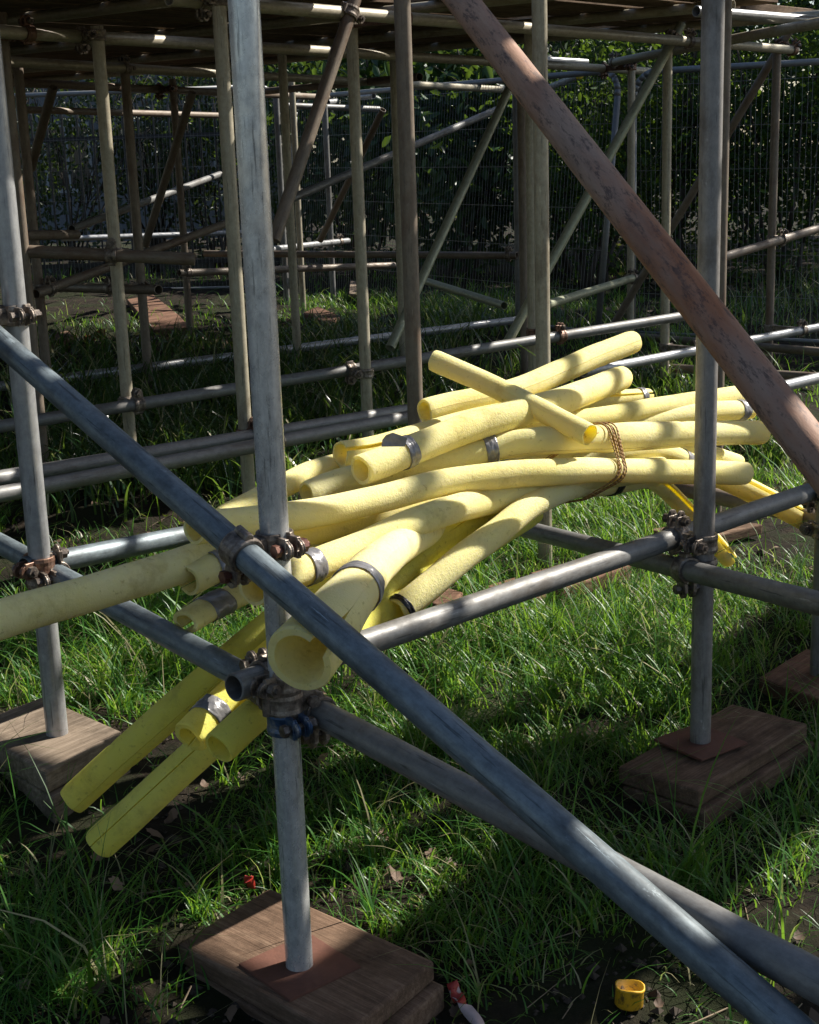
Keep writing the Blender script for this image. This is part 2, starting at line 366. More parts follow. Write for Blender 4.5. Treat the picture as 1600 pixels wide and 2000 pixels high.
led('L1', (457, 1343, 2.41), (1640, 941, 3.95), LEDG, 'grey front ledger with open end, from the front post to the right edge', 'the front ledger')
led('L2', (506, 1337, 2.53), (-70, 1024, 3.58), BLUEG, 'dark grey ledger running back left from the front post under the foam', 'the left ledger')
led('L2b', (47, 1109, 3.13), (720, 975, 4.1), BLUEG, 'dark ledger with scuffed open end clamped to the left post', 'the scuffed left ledger')
led('L3', (612, 1386, 2.50), (1660, 1950, 1.62), LEDG, 'grey brace starting below the front post and sloping to the lower right', 'the lower grey brace', 'scaffold_brace', 'scaffold brace', group=GB, ext=(0, 1.0))
led('B1', (-60, 614, 2.98), (1580, 2042, 1.62), BLUEG, 'long blue-grey brace crossing the whole foreground from left to lower right', 'the long blue brace', 'scaffold_brace', 'scaffold brace', group=GB, ext=(.12, .62))
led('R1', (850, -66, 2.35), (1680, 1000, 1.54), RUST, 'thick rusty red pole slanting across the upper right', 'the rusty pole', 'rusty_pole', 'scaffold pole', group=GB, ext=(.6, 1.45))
led('L6', (985, 1023, 4.25), (1640, 1189, 2.80), LEDG, 'grey ledger passing behind the foam and below the right grey post', 'the right ledger')
led('L6b', (1150, 915, 4.9), (1640, 1022, 3.93), DIRTG, 'weathered brown ledger under the right foam ends', 'the brown ledger under the foam')
led('L7a', (-30, 939, 4.3), (800, 800, 5.8), LEDG, 'upper dark ledger of a close pair behind the front post', 'the upper paired ledger')
led('L7b', (-30, 971, 4.22), (800, 814, 5.6), LEDG, 'lower half sunlit ledger of a close pair behind the front post', 'the lower paired ledger')
led('L8', (-20, 757, 7.2), (1015, 624, 9.6), GALV, 'thin ledger low in the strap leaves, farthest of the long left ones', 'the far strap-leaf ledger')
led('L9', (-20, 836, 5.4), (1345, 616, 7.4), LEDG, 'long ledger passing behind the raised foam end to the far right', 'the long middle ledger')
led('L10', (1140, 727, 7.1), (1640, 631, 8.75), GALV, 'sunlit ledger running right behind the rusty pole', 'the sunlit right ledger')
led('L12', (1385, 790, 5.9), (1640, 728, 6.5), GALV, 'short visible ledger right of the lower rusty pole', 'the ledger by the rusty pole')
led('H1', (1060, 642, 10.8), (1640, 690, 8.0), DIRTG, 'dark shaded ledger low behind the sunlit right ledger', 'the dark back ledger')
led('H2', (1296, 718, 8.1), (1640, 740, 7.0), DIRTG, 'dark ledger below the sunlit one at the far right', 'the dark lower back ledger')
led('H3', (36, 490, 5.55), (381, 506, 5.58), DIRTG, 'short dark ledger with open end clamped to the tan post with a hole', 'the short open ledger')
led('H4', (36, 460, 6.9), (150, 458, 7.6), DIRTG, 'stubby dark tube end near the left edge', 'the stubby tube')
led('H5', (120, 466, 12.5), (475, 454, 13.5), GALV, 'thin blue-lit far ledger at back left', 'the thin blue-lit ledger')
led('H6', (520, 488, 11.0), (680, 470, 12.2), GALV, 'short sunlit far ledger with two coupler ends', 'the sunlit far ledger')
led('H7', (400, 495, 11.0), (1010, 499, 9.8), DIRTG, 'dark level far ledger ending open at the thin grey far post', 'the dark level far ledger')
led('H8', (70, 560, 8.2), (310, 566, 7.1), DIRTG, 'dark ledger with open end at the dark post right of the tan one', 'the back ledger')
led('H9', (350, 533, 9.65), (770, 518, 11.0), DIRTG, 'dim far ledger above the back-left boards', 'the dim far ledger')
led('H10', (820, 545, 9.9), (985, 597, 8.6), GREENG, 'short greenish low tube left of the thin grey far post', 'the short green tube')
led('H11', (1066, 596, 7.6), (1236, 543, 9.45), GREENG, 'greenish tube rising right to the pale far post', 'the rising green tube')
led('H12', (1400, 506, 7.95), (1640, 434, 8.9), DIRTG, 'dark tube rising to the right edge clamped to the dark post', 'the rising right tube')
led('D1', (1006, 148, 8.25), (762, 680, 7.2), GREENG, 'mossy green brace between the centre post and the paired tan post', 'the mossy brace', 'scaffold_brace', 'scaffold brace', group=GB)
led('D2', (1332, 46, 7.45), (985, 680, 7.2), GREENG, 'olive brace from the deck edge passing behind the rusty pole', 'the olive brace', 'scaffold_brace', 'scaffold brace', group=GB)
led('D3', (1541, 62, 8.3), (1195, 640, 9.5), DIRTG, 'brown brace rising to the upper right corner of the deck', 'the brown right brace', 'scaffold_brace', 'scaffold brace', group=GB)
led('D4', (694, -4, 5.4), (535, 470, 5.25), DIRTG, 'thick dark brown brace leaning left under the deck', 'the thick brown brace', 'scaffold_brace', 'scaffold brace', group=GB)
led('D5', (140, 447, 9.0), (430, 340, 11.5), LEDG, 'thin shaded diagonal tube at back left', 'the thin back-left diagonal', 'scaffold_brace', 'scaffold brace', group=GB)
led('D6', (70, 574, 7.1), (440, 437, 9.0), DIRTG, 'brown diagonal tube rising right behind the short open ledger', 'the brown left diagonal', 'scaffold_brace', 'scaffold brace', group=GB)
led('D7', (560, 392, 8.3), (975, 212, 10.5), LEDG, 'grey diagonal tube rising right behind the tan posts', 'the grey centre diagonal', 'scaffold_brace', 'scaffold brace', group=GB)
led('D8', (625, 470, 11.0), (748, 214, 10.2), DIRTG, 'thin dark diagonal tube left of the tan post under the brown brace', 'the thin dark diagonal', 'scaffold_brace', 'scaffold brace', group=GB)
led('D9', (283, 480, 9.0), (376, 180, 8.4), DIRTG, 'dark diagonal tube with a sunlit edge at back left', 'the sunlit-edge diagonal', 'scaffold_brace', 'scaffold brace', group=GB)
led('D10', (60, 330, 7.8), (104, 170, 7.4), DIRTG, 'short dark diagonal tube under the deck at far left', 'the short left diagonal', 'scaffold_brace', 'scaffold brace', group=GB)
led('T1', (-40, 59, 5.1), (1268, 139, 9.85), OLDG, 'long deck ledger ending with a blue coupler over the leaning fence frame', 'the long deck ledger')
led('T2', (-40, 117, 6.5), (985, 175, 11.0), OLDG, 'second long deck ledger, ending left of the rusty pole', 'the second ledger')
led('T3', (330, -3, 4.75), (1555, 98, 8.35), OLDG, 'front deck ledger with a pale round end near the upper right corner', 'the front deck ledger')
led('T4', (1195, 122, 9.2), (1660, 33, 5.9), OLDG, 'tan transom rising to the upper right edge under the deck', 'the rising transom')
led('T5', (1360, 22, 6.3), (1660, 46, 7.0), GALV, 'sunlit transom end at the top right corner', 'the sunlit top transom')
led('T6', (1060, 116, 11.0), (1146, 121, 11.4), GALV, 'short white-lit tube end above the leaning fence frame', 'the white-lit tube end')
led('T7', (1070, 172, 11.3), (1132, 147, 10.6), GALV, 'short bluish tube end with a yellow tip', 'the yellow-tipped tube')
led('T8', (560, 206, 11.6), (740, 213, 12.2), LEDG, 'short far ledger above the thin sunlit far post', 'the short far deck ledger')
led('T9', (640, 200, 12.0), (659, 198, 12.2), GALV, 'small white-lit tube end above the two coupler tops', 'the small lit tube end')
led('T10', (705, 190, 12.2), (730, 187, 12.0), GALV, 'small white-lit tube end right of the tan post', 'the other lit tube end')
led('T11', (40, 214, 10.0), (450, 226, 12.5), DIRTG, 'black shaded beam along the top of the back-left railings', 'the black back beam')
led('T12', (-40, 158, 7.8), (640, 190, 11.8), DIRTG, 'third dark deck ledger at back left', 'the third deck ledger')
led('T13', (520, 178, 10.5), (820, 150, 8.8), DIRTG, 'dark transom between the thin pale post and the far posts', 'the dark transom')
# ------------------------------------------------------------------ couplers
def closest(a, b):
    p, q = a[0], b[0]; u = a[1] - a[0]; v = b[1] - b[0]; w = p - q
    A, B, C_, D, E_ = u @ u, u @ v, v @ v, u @ w, v @ w; den = A * C_ - B * B
    s = np.clip((B * E_ - C_ * D) / den, 0, 1); t = np.clip((A * E_ - B * D) / den, 0, 1)
    return p + u * s, q + v * t, u / math.sqrt(A), v / math.sqrt(C_)
def half(mb, bolts, c, axis, toward, flip, ext=.018, hw=.021):
    """one clamp: band round the tube, two lugs and a T-bolt with nut on the side away from the other tube"""
    axis = np.array(axis); tw = np.array(toward) - axis * (np.array(toward) @ axis)
    nrm = np.linalg.norm(tw); tw = tw / nrm if nrm > 1e-6 else frame(axis)[0]
    side = np.cross(axis, tw) * flip
    e1 = side; gap = .30
    mb.ring(c, axis, e1, TR + .0004, TR + .0068, hw, gap, 2 * math.pi - gap)
    e2 = np.cross(axis, e1)
    for s in (-1, 1):
        lc = np.array(c) + e1 * (TR + .013) + e2 * s * .0115
        mb.box(lc, e1 * .0145, e2 * .0040, axis * (hw * .85))
        mb.ring(np.array(c) + e1 * (TR + .027) + e2 * s * .0115, e2, e1, .005, .0130, .004, -1.55, 1.55, 10)
    bc = np.array(c) + e1 * (TR + .018)
    bolts.append((bc - e2 * .030, bc + e2 * .036, e2))
    # hinge knuckle opposite
    hc = np.array(c) - e1 * (TR + .008)
    mb.cyl(hc - axis * hw * .8, hc + axis * hw * .8, .0085, 10)
NCP = [0]
def coupler(ka, kb, mat=CPL, bmat=BOLT, look='rusty brown', fa=1, fb=1, mat2=None):
    A = TUBES[ka]; B = TUBES[kb]
    pa, pb, ua, ub = closest(A, B)
    d = pb - pa; dist = np.linalg.norm(d); mid = (pa + pb) / 2
    root = empty('scaffold_coupler', mid)
    bolts = []
    dd = d / dist if dist > 1e-5 else np.cross(ua, ub)
    for c_, u_, t_, fl_, mm in ((pa, ua, dd, fa, mat), (pb, ub, -dd, fb, mat2 or mat)):
        mb = MB(); half(mb, bolts, c_, u_, t_, fl_)
        if dist > .03 and mm is mat and c_ is pa or (c_ is pb and mat2 and dist > .03):
            e1, e2 = frame(dd); mb.box(mid, dd * max(.004, dist / 2 - TR - .003), e1 * .017, e2 * .017)
        body = mb.build('clamp_body', mm, root, False, mid); body.location = (0, 0, 0)
        bevel(body, .0015, 1)
    for a, b, e in bolts:
        m2 = MB(); m2.cyl(a, b, .0058, 10); m2.cyl(b - e * .018, b - e * .006, .0125, 6); m2.cyl(a - e * .002, a + e * .008, .011, 6)
        o = m2.build('bolt', bmat, root, False, mid); o.location = (0, 0, 0)
    tag(root, f'{look} coupler clamping {A[2]} to {B[2]}', 'coupler', 'scaffold couplers')
    NCP[0] += 1
    if dist > .13 or dist < .03: print('COUPLER', ka, kb, 'dist %.3f' % dist, [round(x) for x in proj(mid)[:2]], [round(proj(x)[2], 3) for x in (pa, pb)])
coupler('P1', 'B1', CPL, BOLTR, 'dark grey red-bolted', 1, -1)
coupler('P1', 'L1', CPL, BOLT, 'brown'); coupler('P1', 'L2', CPL, BOLT, 'dark brown', -1, 1); coupler('P1', 'L3', CPLB, BOLT, 'blue-banded', -1, 1, CPL)
coupler('P2', 'L1', CPL, BOLT, 'brown', 1, -1); coupler('P2', 'L6', CPL, BOLT, 'dark brown', -1, -1)
coupler('P3', 'L2b', CPLR, BOLT, 'rusty'); coupler('P3', 'B1', CPL, BOLT, 'grey'); coupler('P3', 'L2', CPL, BOLT, 'dark', -1)
coupler('P20', 'L1', CPL, BOLT, 'dark'); coupler('P20', 'L6b', CPL, BOLT, 'shaded')
for a, b in [('P4', 'H3'), ('P4', 'L9'), ('P4', 'T1'), ('P5', 'L7a'), ('P5', 'L7b'), ('P5', 'T3'), ('P7', 'T3'), ('P7', 'L9'), ('D4', 'T3'), ('P9b', 'L9'), ('D2', 'T3'),
             ('D3', 'T3'), ('P13', 'L10'), ('P11', 'L10'), ('P13', 'H12'), ('P10', 'H11'), ('P10', 'T4'), ('P9d', 'H7'), ('P14', 'T2'), ('P14', 'H8'),
             ('P15', 'T12'), ('D1', 'T1'), ('P18', 'H6'), ('P19', 'T1'), ('P19b', 'D6'), ('P15', 'H9'), ('P10', 'T1')]:
    coupler(a, b, rng.choice([CPL, CPL, CPLR]), BOLT, 'small brown')
# yellow plastic end on the bluish tube
_e = TUBES['T7']; _d = (_e[1] - _e[0]); _d /= np.linalg.norm(_d)
_m = MB(); _m.cyl(_e[1] - _d * .02, _e[1] + _d * .02, TR + .003, 16)
tag(_m.build('end_cap', plain('yellow_cap_plastic', (.75, .55, .04)), None, True, _e[1]), 'yellow plastic cap on the far bluish tube end', 'end cap')

# ------------------------------------------------------------------ timber pads and base plates
def slab(corners, top, th, mat, name, label, cat='timber pad', group='timber pads under the posts', bev=.006):
    P = [np.array(c) for c in corners]; c0 = sum(P) / len(P)
    up = [(p[0], p[1], top) for p in P]; dnn = [(p[0], p[1], top - th) for p in P]; n = len(P)
    v = [np.array(p) - c0 for p in up + dnn]
    # turn so that local X runs along the first edge (grain)
    e = P[1] - P[0]; ang = math.atan2(e[1], e[0]); ca, sa = math.cos(-ang), math.sin(-ang)
    v = [(p[0] * ca - p[1] * sa, p[0] * sa + p[1] * ca, p[2]) for p in v]
    area = sum(v[i][0] * v[(i + 1) % n][1] - v[(i + 1) % n][0] * v[i][1] for i in range(n))
    f = [tuple(range(n)), tuple(range(n, 2 * n))[::-1]] + [(i, n + i, n + (i + 1) % n, (i + 1) % n) for i in range(n)]
    if area < 0: f = [q[::-1] for q in f]
    o = mesh(name, v, f, mat, None, False, c0); o.rotation_euler = (0, 0, ang)
    bevel(o, bev, 2)
    if label: tag(o, label, cat, group)
    return o
def pad(px, h, th, mat, label, layers=1, name='timber_pad', grain=0):
    cs = [ground(x, y, h) for x, y in px]
    cs = cs[grain:] + cs[:grain]
    c0 = sum(cs) / len(cs); top = gbase(c0[0], c0[1]) + h
    o = slab(cs, top, th, mat, name, label)
    if layers == 2 and h > .05:
        c2 = [c0 + (c - c0) * 1.02 + np.array([.012, -.01, 0]) for c in cs]
        slab(c2, top - th - .002, th * 1.25, mat, name, label.replace(' pad', ' pad, lower of the stack').replace('upper ', ''))
    return top
def plate(key, s, rot, top, label, mat=BPLATE):
    b = POSTBASE[key]
    ca, sa = math.cos(rot) * s, math.sin(rot) * s
    c = [np.array([b[0] + x * ca - y * sa, b[1] + x * sa + y * ca, 0]) for x, y in ((-1, -1), (1, -1), (1, 1), (-1, 1))]
    o = slab(c, top, .006, mat, 'base_plate', label, 'base plate', 'steel base plates', .001)
    return o
t = pad([(345, 1815), (525, 1715), (850, 1906), (668, 2052)], .063, .040, PLANK, 'nearest brown timber pad under the bright front post', 2, grain=1)
plate('P1', .077, R(40), POSTBASE['P1'][2] + .001, 'dark rust red steel plate under the bright front post')
t = pad([(1207, 1487), (1430, 1378), (1578, 1425), (1365, 1550)], .085, .042, PLANK, 'brown timber pad under the right grey post', 2)
plate('P2', .077, R(35), POSTBASE['P2'][2] + .001, 'rusty steel plate under the right grey post')
_h3 = float(_p3[2] - gbase(_p3[0], _p3[1])) - .007
t = pad([(-70, 1405), (82, 1346), (240, 1450), (92, 1546)], _h3, .05, PLANKG, 'weathered grey timber pad under the paint-flecked left post', 2, grain=0)
plate('P3', .077, R(30), POSTBASE['P3'][2] + .001, 'grey dusty steel plate under the paint-flecked left post', PLANKG)
pad([(945, 1130), (1140, 1085), (1235, 1112), (1040, 1170)], .05, .05, PLANKR, 'reddish timber pad below the tied foam bundle')
pad([(1268, 1030), (1400, 1012), (1490, 1032), (1360, 1062)], .05, .04, PLANK, 'brown timber pad beyond the right grey post')
pad([(1482, 1322), (1575, 1268), (1700, 1318), (1620, 1385)], .05, .05, PLANKR, 'brown timber pad at the right edge')
pad([(840, 1176), (868, 1140), (905, 1158), (880, 1200)], .06, .05, PLANKR, 'short wooden block peeping out under the foam ends', name='timber_block')
pad([(248, 583), (300, 578), (350, 618), (372, 640), (300, 640)], .05, .05, PLANKR, 'far reddish board at back left', name='timber_board')
pad([(590, 612), (620, 600), (668, 622), (640, 634)], .04, .03, PLANKR, 'small far board under the farther twin post', name='timber_board')
pad([(682, 574), (684, 548), (718, 552), (716, 578)], .10, .03, PLANKG, 'small broken board on the grass right of the far posts', name='timber_board')
pad([(80, 660), (130, 645), (150, 656), (96, 676)], .04, .03, PLANK, 'small dark board by the second shaded left post', name='timber_board')
# ------------------------------------------------------------------ deck boards
LD = np.array([.72, .69, 0]); LD = np.array([TUBES['T3'][1][0] - TUBES['T3'][0][0], TUBES['T3'][1][1] - TUBES['T3'][0][1], 0]); LD /= np.linalg.norm(LD)
LN = np.array([-LD[1], LD[0], 0])  # away to the back left
O0 = np.array([TUBES['T3'][0][0], TUBES['T3'][0][1], 0])
nb = [0]
def dboard(u0, u1, v, w=.225, z=2.035, tilt=0):
    c = O0 + LD * (u0 + u1) / 2 + LN * v; c[2] = z
    mb = MB(); mb.box((0, 0, 0), (( u1 - u0) / 2, 0, 0), (0, w / 2, 0), (0, 0, .019))
    o = mb.build('deck_board', DECKW, None, False); o.location = c; o.rotation_euler = (tilt, 0, math.atan2(LD[1], LD[0])); bevel(o, .003, 1)
    nb[0] += 1
    tag(o, 'brown scaffold board laid edge to edge in the deck overhead', 'scaffold board', 'scaffold boards of the deck')
v = -1.38
i = 0
while v < 8.2:
    if v < -.3 and i in (1, 3): v += .23; i += 1; continue
    jit = rng.uniform(-.12, .12); gap = .004 if rng.random() < .65 else .028
    ue = 3.55 if v < -.4 else 4.45
    if v < .9:                     # front rows reach out of view for added shade; gaps shaped for sun flecks
        u_ = -4.2 + jit
        while u_ < ue - .5:
            l_ = rng.uniform(.7, 2.0); dboard(u_, min(u_ + l_, ue), v, z=2.04 + rng.uniform(0, .006)); u_ += l_ + (rng.uniform(.06, .2) if rng.random() < .65 else .45)
        v += .225 + gap + .012; i += 1; continue
    dboard(-4.2 + jit, -.35 + jit, v, z=2.04 + rng.uniform(0, .006)); dboard(-.33 + jit, ue + jit, v, z=2.04 + rng.uniform(0, .006))
    if v > 1.5: dboard(-8.1 + jit, -4.22 + jit, v, z=2.04 + rng.uniform(0, .006))
    v += .225 + gap; i += 1
# cross tubes (transoms) carrying the boards
for k, u in enumerate((-3.0, -1.6, -.5, .55, 1.7, 2.9, 3.9)):
    a = O0 + LD * u + LN * (-.55); b = O0 + LD * u + LN * 8.1; a[2] = b[2] = 1.99
    tube('X%d' % k, 'deck_transom', a, b, OLDG, ['brown transom under the deck boards, leftmost of the row', 'brown transom second from the left under the deck boards', 'brown transom under the boards above the front post',
         'brown transom under the boards above the centre post', 'brown transom under the boards above the foam bundle', 'brown transom under the boards above the right grey post', 'brown transom beyond the end of the deck boards'][k], 'scaffold tube', group='transoms under the deck')

# ------------------------------------------------------------------ yellow foam tubes
def spline(P, n):
    P = [np.array(p, float) for p in P]; P = [2 * P[0] - P[1]] + P + [2 * P[-1] - P[-2]]
    seg = len(P) - 3; out = []
    for k in range(n + 1):
        x = k / n * seg; i = min(int(x), seg - 1); t = x - i; a, b, c, d = P[i:i + 4]
        out.append(.5 * (2 * b + (c - a) * t + (2 * a - 5 * b + 4 * c - d) * t * t + (3 * b - a - 3 * c + d) * t ** 3))
    return out
FOAMS = {}
TIE = at(1138, 905, 3.36)
def foam(key, pts, d, label, mat=None, tapes=(), slit=None, gap=0.0, wall=.24, step=.012, ends=(1, 1), squash=0, seams=(), open_end=None):
    """pts: photo pixel + depth along the tube (optional 4th value scales the diameter); slit: angle of the lengthwise cut"""
    W3 = [at(*p[:3]) for p in pts]; sc = [p[3] if len(p) > 3 else 1.0 for p in pts]
    L = sum(np.linalg.norm(W3[i + 1] - W3[i]) for i in range(len(W3) - 1)); n = max(24, int(L / step))
    C_ = spline(W3, n); S_ = [float(q[0]) for q in spline([(s, 0, 0) for s in sc], n)]
    S_ = [a * (1 - .13 * math.exp(-(np.linalg.norm(c - TIE) / .085) ** 2)) for a, c in zip(S_, C_)]
    c0 = C_[0].copy(); N = 26; r0 = d / 2 * 1.10; ph = rng.uniform(0, 6)
    if slit is None: slit = rng.uniform(3.6, 5.6)
    T = [(C_[min(i + 1, n)] - C_[max(i - 1, 0)]) for i in range(n + 1)]; T = [t / np.linalg.norm(t) for t in T]
    e1 = None; fr = []
    for t in T:
        if e1 is None: u = np.array([0, 0, 1.0]); e1 = u - t * (u @ t)
        else: e1 = e1 - t * (e1 @ t)
        e1 = e1 / np.linalg.norm(e1); fr.append((e1, np.cross(t, e1)))
    cum = np.concatenate([[0], np.cumsum([np.linalg.norm(C_[i + 1] - C_[i]) for i in range(n)])])
    V = []; Fc = []
    def gapat(i):
        g = gap
        if open_end: g = gap + (open_end[0] - gap) * math.exp(-(cum[i] / open_end[1]) ** 2)
        return g
    def pt(i, a, rr):
        e, f = fr[i]; w = 1 + .018 * math.sin(a * 2 + ph + cum[i] * 9) + .012 * math.sin(cum[i] * 31 + ph + a)
        for sp in seams: w -= .05 * math.exp(-((cum[i] / cum[-1] - sp) / .004) ** 2)
        x, y = math.cos(a) * rr * w, math.sin(a) * rr * w
        if i in (0, n): jag = T[i] * (.0013 * math.sin(2 * a + ph) + .0007 * math.sin(5 * a + ph * 3))
        else: jag = 0
        if squash: x *= 1 - squash; y *= 1 + squash * .5
        return C_[i] + e * x + f * y + jag
    def surf(rfun, rows, inward):
        b = len(V)
        for i in rows:
            g = gapat(i)
            for j in range(N + 1): V.append(pt(i, slit + g / 2 + (2 * math.pi - g) * j / N, rfun(i)))
        m = N + 1
        for k in range(len(rows) - 1):
            for j in range(N):
                q = (b + k * m + j, b + k * m + j + 1, b + (k + 1) * m + j + 1, b + (k + 1) * m + j); Fc.append(q[::-1] if inward else q)
    def rout(i):
        e = min(cum[i] if ends[0] else 9, (cum[-1] - cum[i]) if ends[1] else 9); x = min(1, max(0, e / .004))
        return r0 * S_[i] * (1 - .05 * (1 - x) ** 2)
    def rin(i): return r0 * S_[i] * (1 - wall)
    rows = list(range(n + 1))
    surf(rout, rows, False); surf(rin, rows, True)
    for i, inv in ((0, True), (n, False)):             # end faces
        b = len(V); g = gapat(i)
        for j in range(N + 1):
            a = slit + g / 2 + (2 * math.pi - g) * j / N; V.append(pt(i, a, rout(i))); V.append(pt(i, a, rin(i)))
        for j in range(N):
            q = (b + 2 * j, b + 2 * j + 2, b + 2 * j + 3, b + 2 * j + 1); Fc.append(q if inv else q[::-1])
    for sgn in (0, 1):                                  # faces of the cut
        b = len(V)
        for i in rows:
            g = gapat(i); a = slit + g / 2 + (2 * math.pi - g) * sgn; V.append(pt(i, a, rout(i))); V.append(pt(i, a, rin(i)))
        for i in range(n):
            q = (b + 2 * i, b + 2 * i + 1, b + 2 * i + 3, b + 2 * i + 2); Fc.append(q if sgn else q[::-1])
    o = mesh('foam_tube', np.array(V) - c0, Fc, mat or FOAM, None, True, c0)
    tag(o, label, 'foam tube', 'yellow foam tubes in the tied bundle')
    for tp in tapes:                                    # (fraction, width, material)
        f0, wd, tm = tp[:3]; mid = f0 * cum[-1]; s0, s1 = mid - wd / 2, mid + wd / 2
        tv = []; tf = []; K = 10; M_ = 36; tr = random.Random(int(f0 * 1000) + len(V))
        lump = [tr.uniform(-1, 1) for _ in range(9)]
        for k in range(K + 1):
            s = s0 + (s1 - s0) * k / K; i = int(np.clip(np.searchsorted(cum, s), 1, n)); fr_ = (s - cum[i - 1]) / (cum[i] - cum[i - 1])
            for j in range(M_):
                a = 2 * math.pi * j / M_; rr = r0 * S_[i] * 1.035 + .0007 * math.sin(a * 5 + k * .9 + lump[0] * 6) + .0009 * max(0, math.sin(a * 9 + lump[1] * 5 - k * 1.3)) + .0006 * math.sin(a * 3 + k * 2.2)
                aa = a; skew = .003 * math.sin(a + lump[2] * 3)
                p = pt(i - 1, aa, rr) * (1 - fr_) + pt(i, aa, rr) * fr_ + T[i] * skew
                tv.append(p - c0)
        for k in range(K):
            for j in range(M_): tf.append((k * M_ + j, k * M_ + (j + 1) % M_, (k + 1) * M_ + (j + 1) % M_, (k + 1) * M_ + j))
        to = mesh('tape_band', tv, tf, tm, o, True); so = to.modifiers.new('s', 'SOLIDIFY'); so.thickness = .0012; so.offset = 1
    FOAMS[key] = (C_, r0 * float(np.mean(S_))); return o

foam('F1', [(585, 1290, 2.24, 1.46), (637, 1225, 2.33, 1.32), (686, 1163, 2.46, 1.14), (738, 1100, 2.66, 1.0), (800, 1056, 2.96, .86), (880, 1020, 3.2, .8), (1000, 970, 3.38, .78), (1110, 930, 3.46, .78)], .070,
     'fat split foam tube gaping open in front of the bright front post', tapes=[(.20, .034, TAPE)], slit=.95, gap=0.0, wall=.25, open_end=(.75, .06))
foam('F2', [(380, 1032, 2.64, 1.05), (480, 1020, 2.74), (600, 1004, 2.86), (740, 975, 2.98), (850, 946, 3.06), (980, 928, 3.14), (1080, 922, 3.2), (1160, 918, 3.28), (1300, 921, 3.46), (1455, 924, 3.66)], .0535,
     'long foam tube from behind the blue brace through the tie to a blackened right end', seams=(.14,))
foam('F3', [(-70, 1232, 2.30), (60, 1192, 2.42), (200, 1152, 2.56), (330, 1112, 2.68), (430, 1080, 2.78), (600, 1034, 2.95), (780, 996, 3.12), (980, 952, 3.28), (1130, 925, 3.38)], .060,
     'long foam tube running out of the photo at left edge', slit=4.2)
foam('F4', [(704, 918, 3.02), (760, 898, 3.07), (830, 868, 3.14), (920, 834, 3.22), (1010, 808, 3.3), (1100, 782, 3.42), (1215, 738, 3.72, .95)], .060,
     'foam tube with a silver tape band and torn tape flap near its open left end', tapes=[(.13, .03, TAPE)], slit=5.7, gap=.05, wall=.28)
foam('F5', [(496, 1148, 2.58, 1.12), (560, 1124, 2.67), (640, 1094, 2.77), (710, 1066, 2.86), (800, 1024, 2.94), (880, 996, 3.03), (950, 979, 3.14), (1060, 950, 3.24), (1150, 935, 3.36), (1290, 915, 3.6)], .0555,
     'foam tube with crumpled silver tape just right of the bright front post', tapes=[(.125, .036, TAPE)], slit=4.4, wall=.22)
foam('F6', [(366, 1134, 2.68), (430, 1106, 2.74), (520, 1082, 2.86), (640, 1056, 3.04), (800, 1020, 3.22), (960, 975, 3.36), (1100, 940, 3.42)], .055,
     'short-looking foam tube with overlapping cut and wide tape by the blue brace', tapes=[(.075, .05, TAPE)], slit=4.0, gap=.12, wall=.24)
foam('F7', [(362, 1216, 2.76), (402, 1192, 2.80), (450, 1168, 2.85), (540, 1126, 2.94), (680, 1085, 3.1), (860, 1020, 3.28), (1000, 975, 3.4)], .056,
     'crushed foam tube end wrapped in crinkled dark tape at left', tapes=[(.085, .055, TAPE)], slit=3.5, gap=.5, squash=.28, wall=.34)
foam('F8', [(141, 1563, 2.90), (256, 1459, 2.87), (381, 1350, 2.83), (490, 1256, 2.82), (600, 1172, 2.88), (740, 1095, 3.04), (900, 1020, 3.24), (1060, 960, 3.42)], .0585,
     'grubby greenish foam tube reaching the grass beside the left timber pad', FOAMD, slit=1.9, gap=.05, seams=(.1,))
foam('F9', [(192, 1650, 2.78), (290, 1560, 2.76), (381, 1476, 2.74), (490, 1378, 2.73), (600, 1286, 2.76), (735, 1160, 2.93), (840, 1080, 3.08), (950, 1002, 3.22), (1080, 950, 3.4)], .060,
     'foam tube slit along its top with its low end on the grass', FOAMD, slit=1.1, gap=.07, seams=())
foam('F10', [(371, 1442, 2.60, 1.12), (405, 1402, 2.635), (460, 1350, 2.69), (545, 1268, 2.75), (660, 1180, 2.86), (820, 1075, 3.06), (1000, 985, 3.3)], .055,
     'foam tube with neat tape near its ragged open end, above the slit low one', FOAMD, tapes=[(.062, .035, TAPE)], slit=3.6, gap=.2, wall=.34)
foam('F11', [(427, 1462, 2.49), (480, 1412, 2.54), (540, 1362, 2.62), (620, 1290, 2.72), (715, 1222, 2.86), (800, 1160, 2.98), (900, 1090, 3.12), (1040, 1000, 3.35)], .055,
     'pale speckled foam tube ending just left of the blue-banded coupler', FOAMD, wall=.2)
foam('F12', [(776, 1196, 2.90), (830, 1152, 2.94), (900, 1092, 3.0), (970, 1040, 3.08), (1040, 986, 3.18), (1110, 954, 3.3), (1180, 945, 3.45), (1290, 925, 3.62)], .0525,
     'lowest foam tube with a black open end against the front ledger', tapes=[(.012, .014, BTAPE), (.80, .03, BTAPE)], wall=.2)
foam('F15', [(846, 703, 3.42), (900, 726, 3.395), (960, 753, 3.36), (1040, 792, 3.31), (1100, 824, 3.26), (1152, 850, 3.21)], .0465,
     'foam tube raised above the others with open end pointing to the upper left', slit=1.2, gap=.015, wall=.14, seams=(.8,))
foam('F16', [(830, 805, 3.46), (880, 792, 3.5), (940, 780, 3.54), (1010, 762, 3.6), (1090, 728, 3.72), (1160, 697, 3.86), (1236, 668, 4.02)], .0575,
     'foam tube lifted highest at its right end behind the crossing tube', slit=1.3, gap=.03, wall=.25, seams=(.83,))
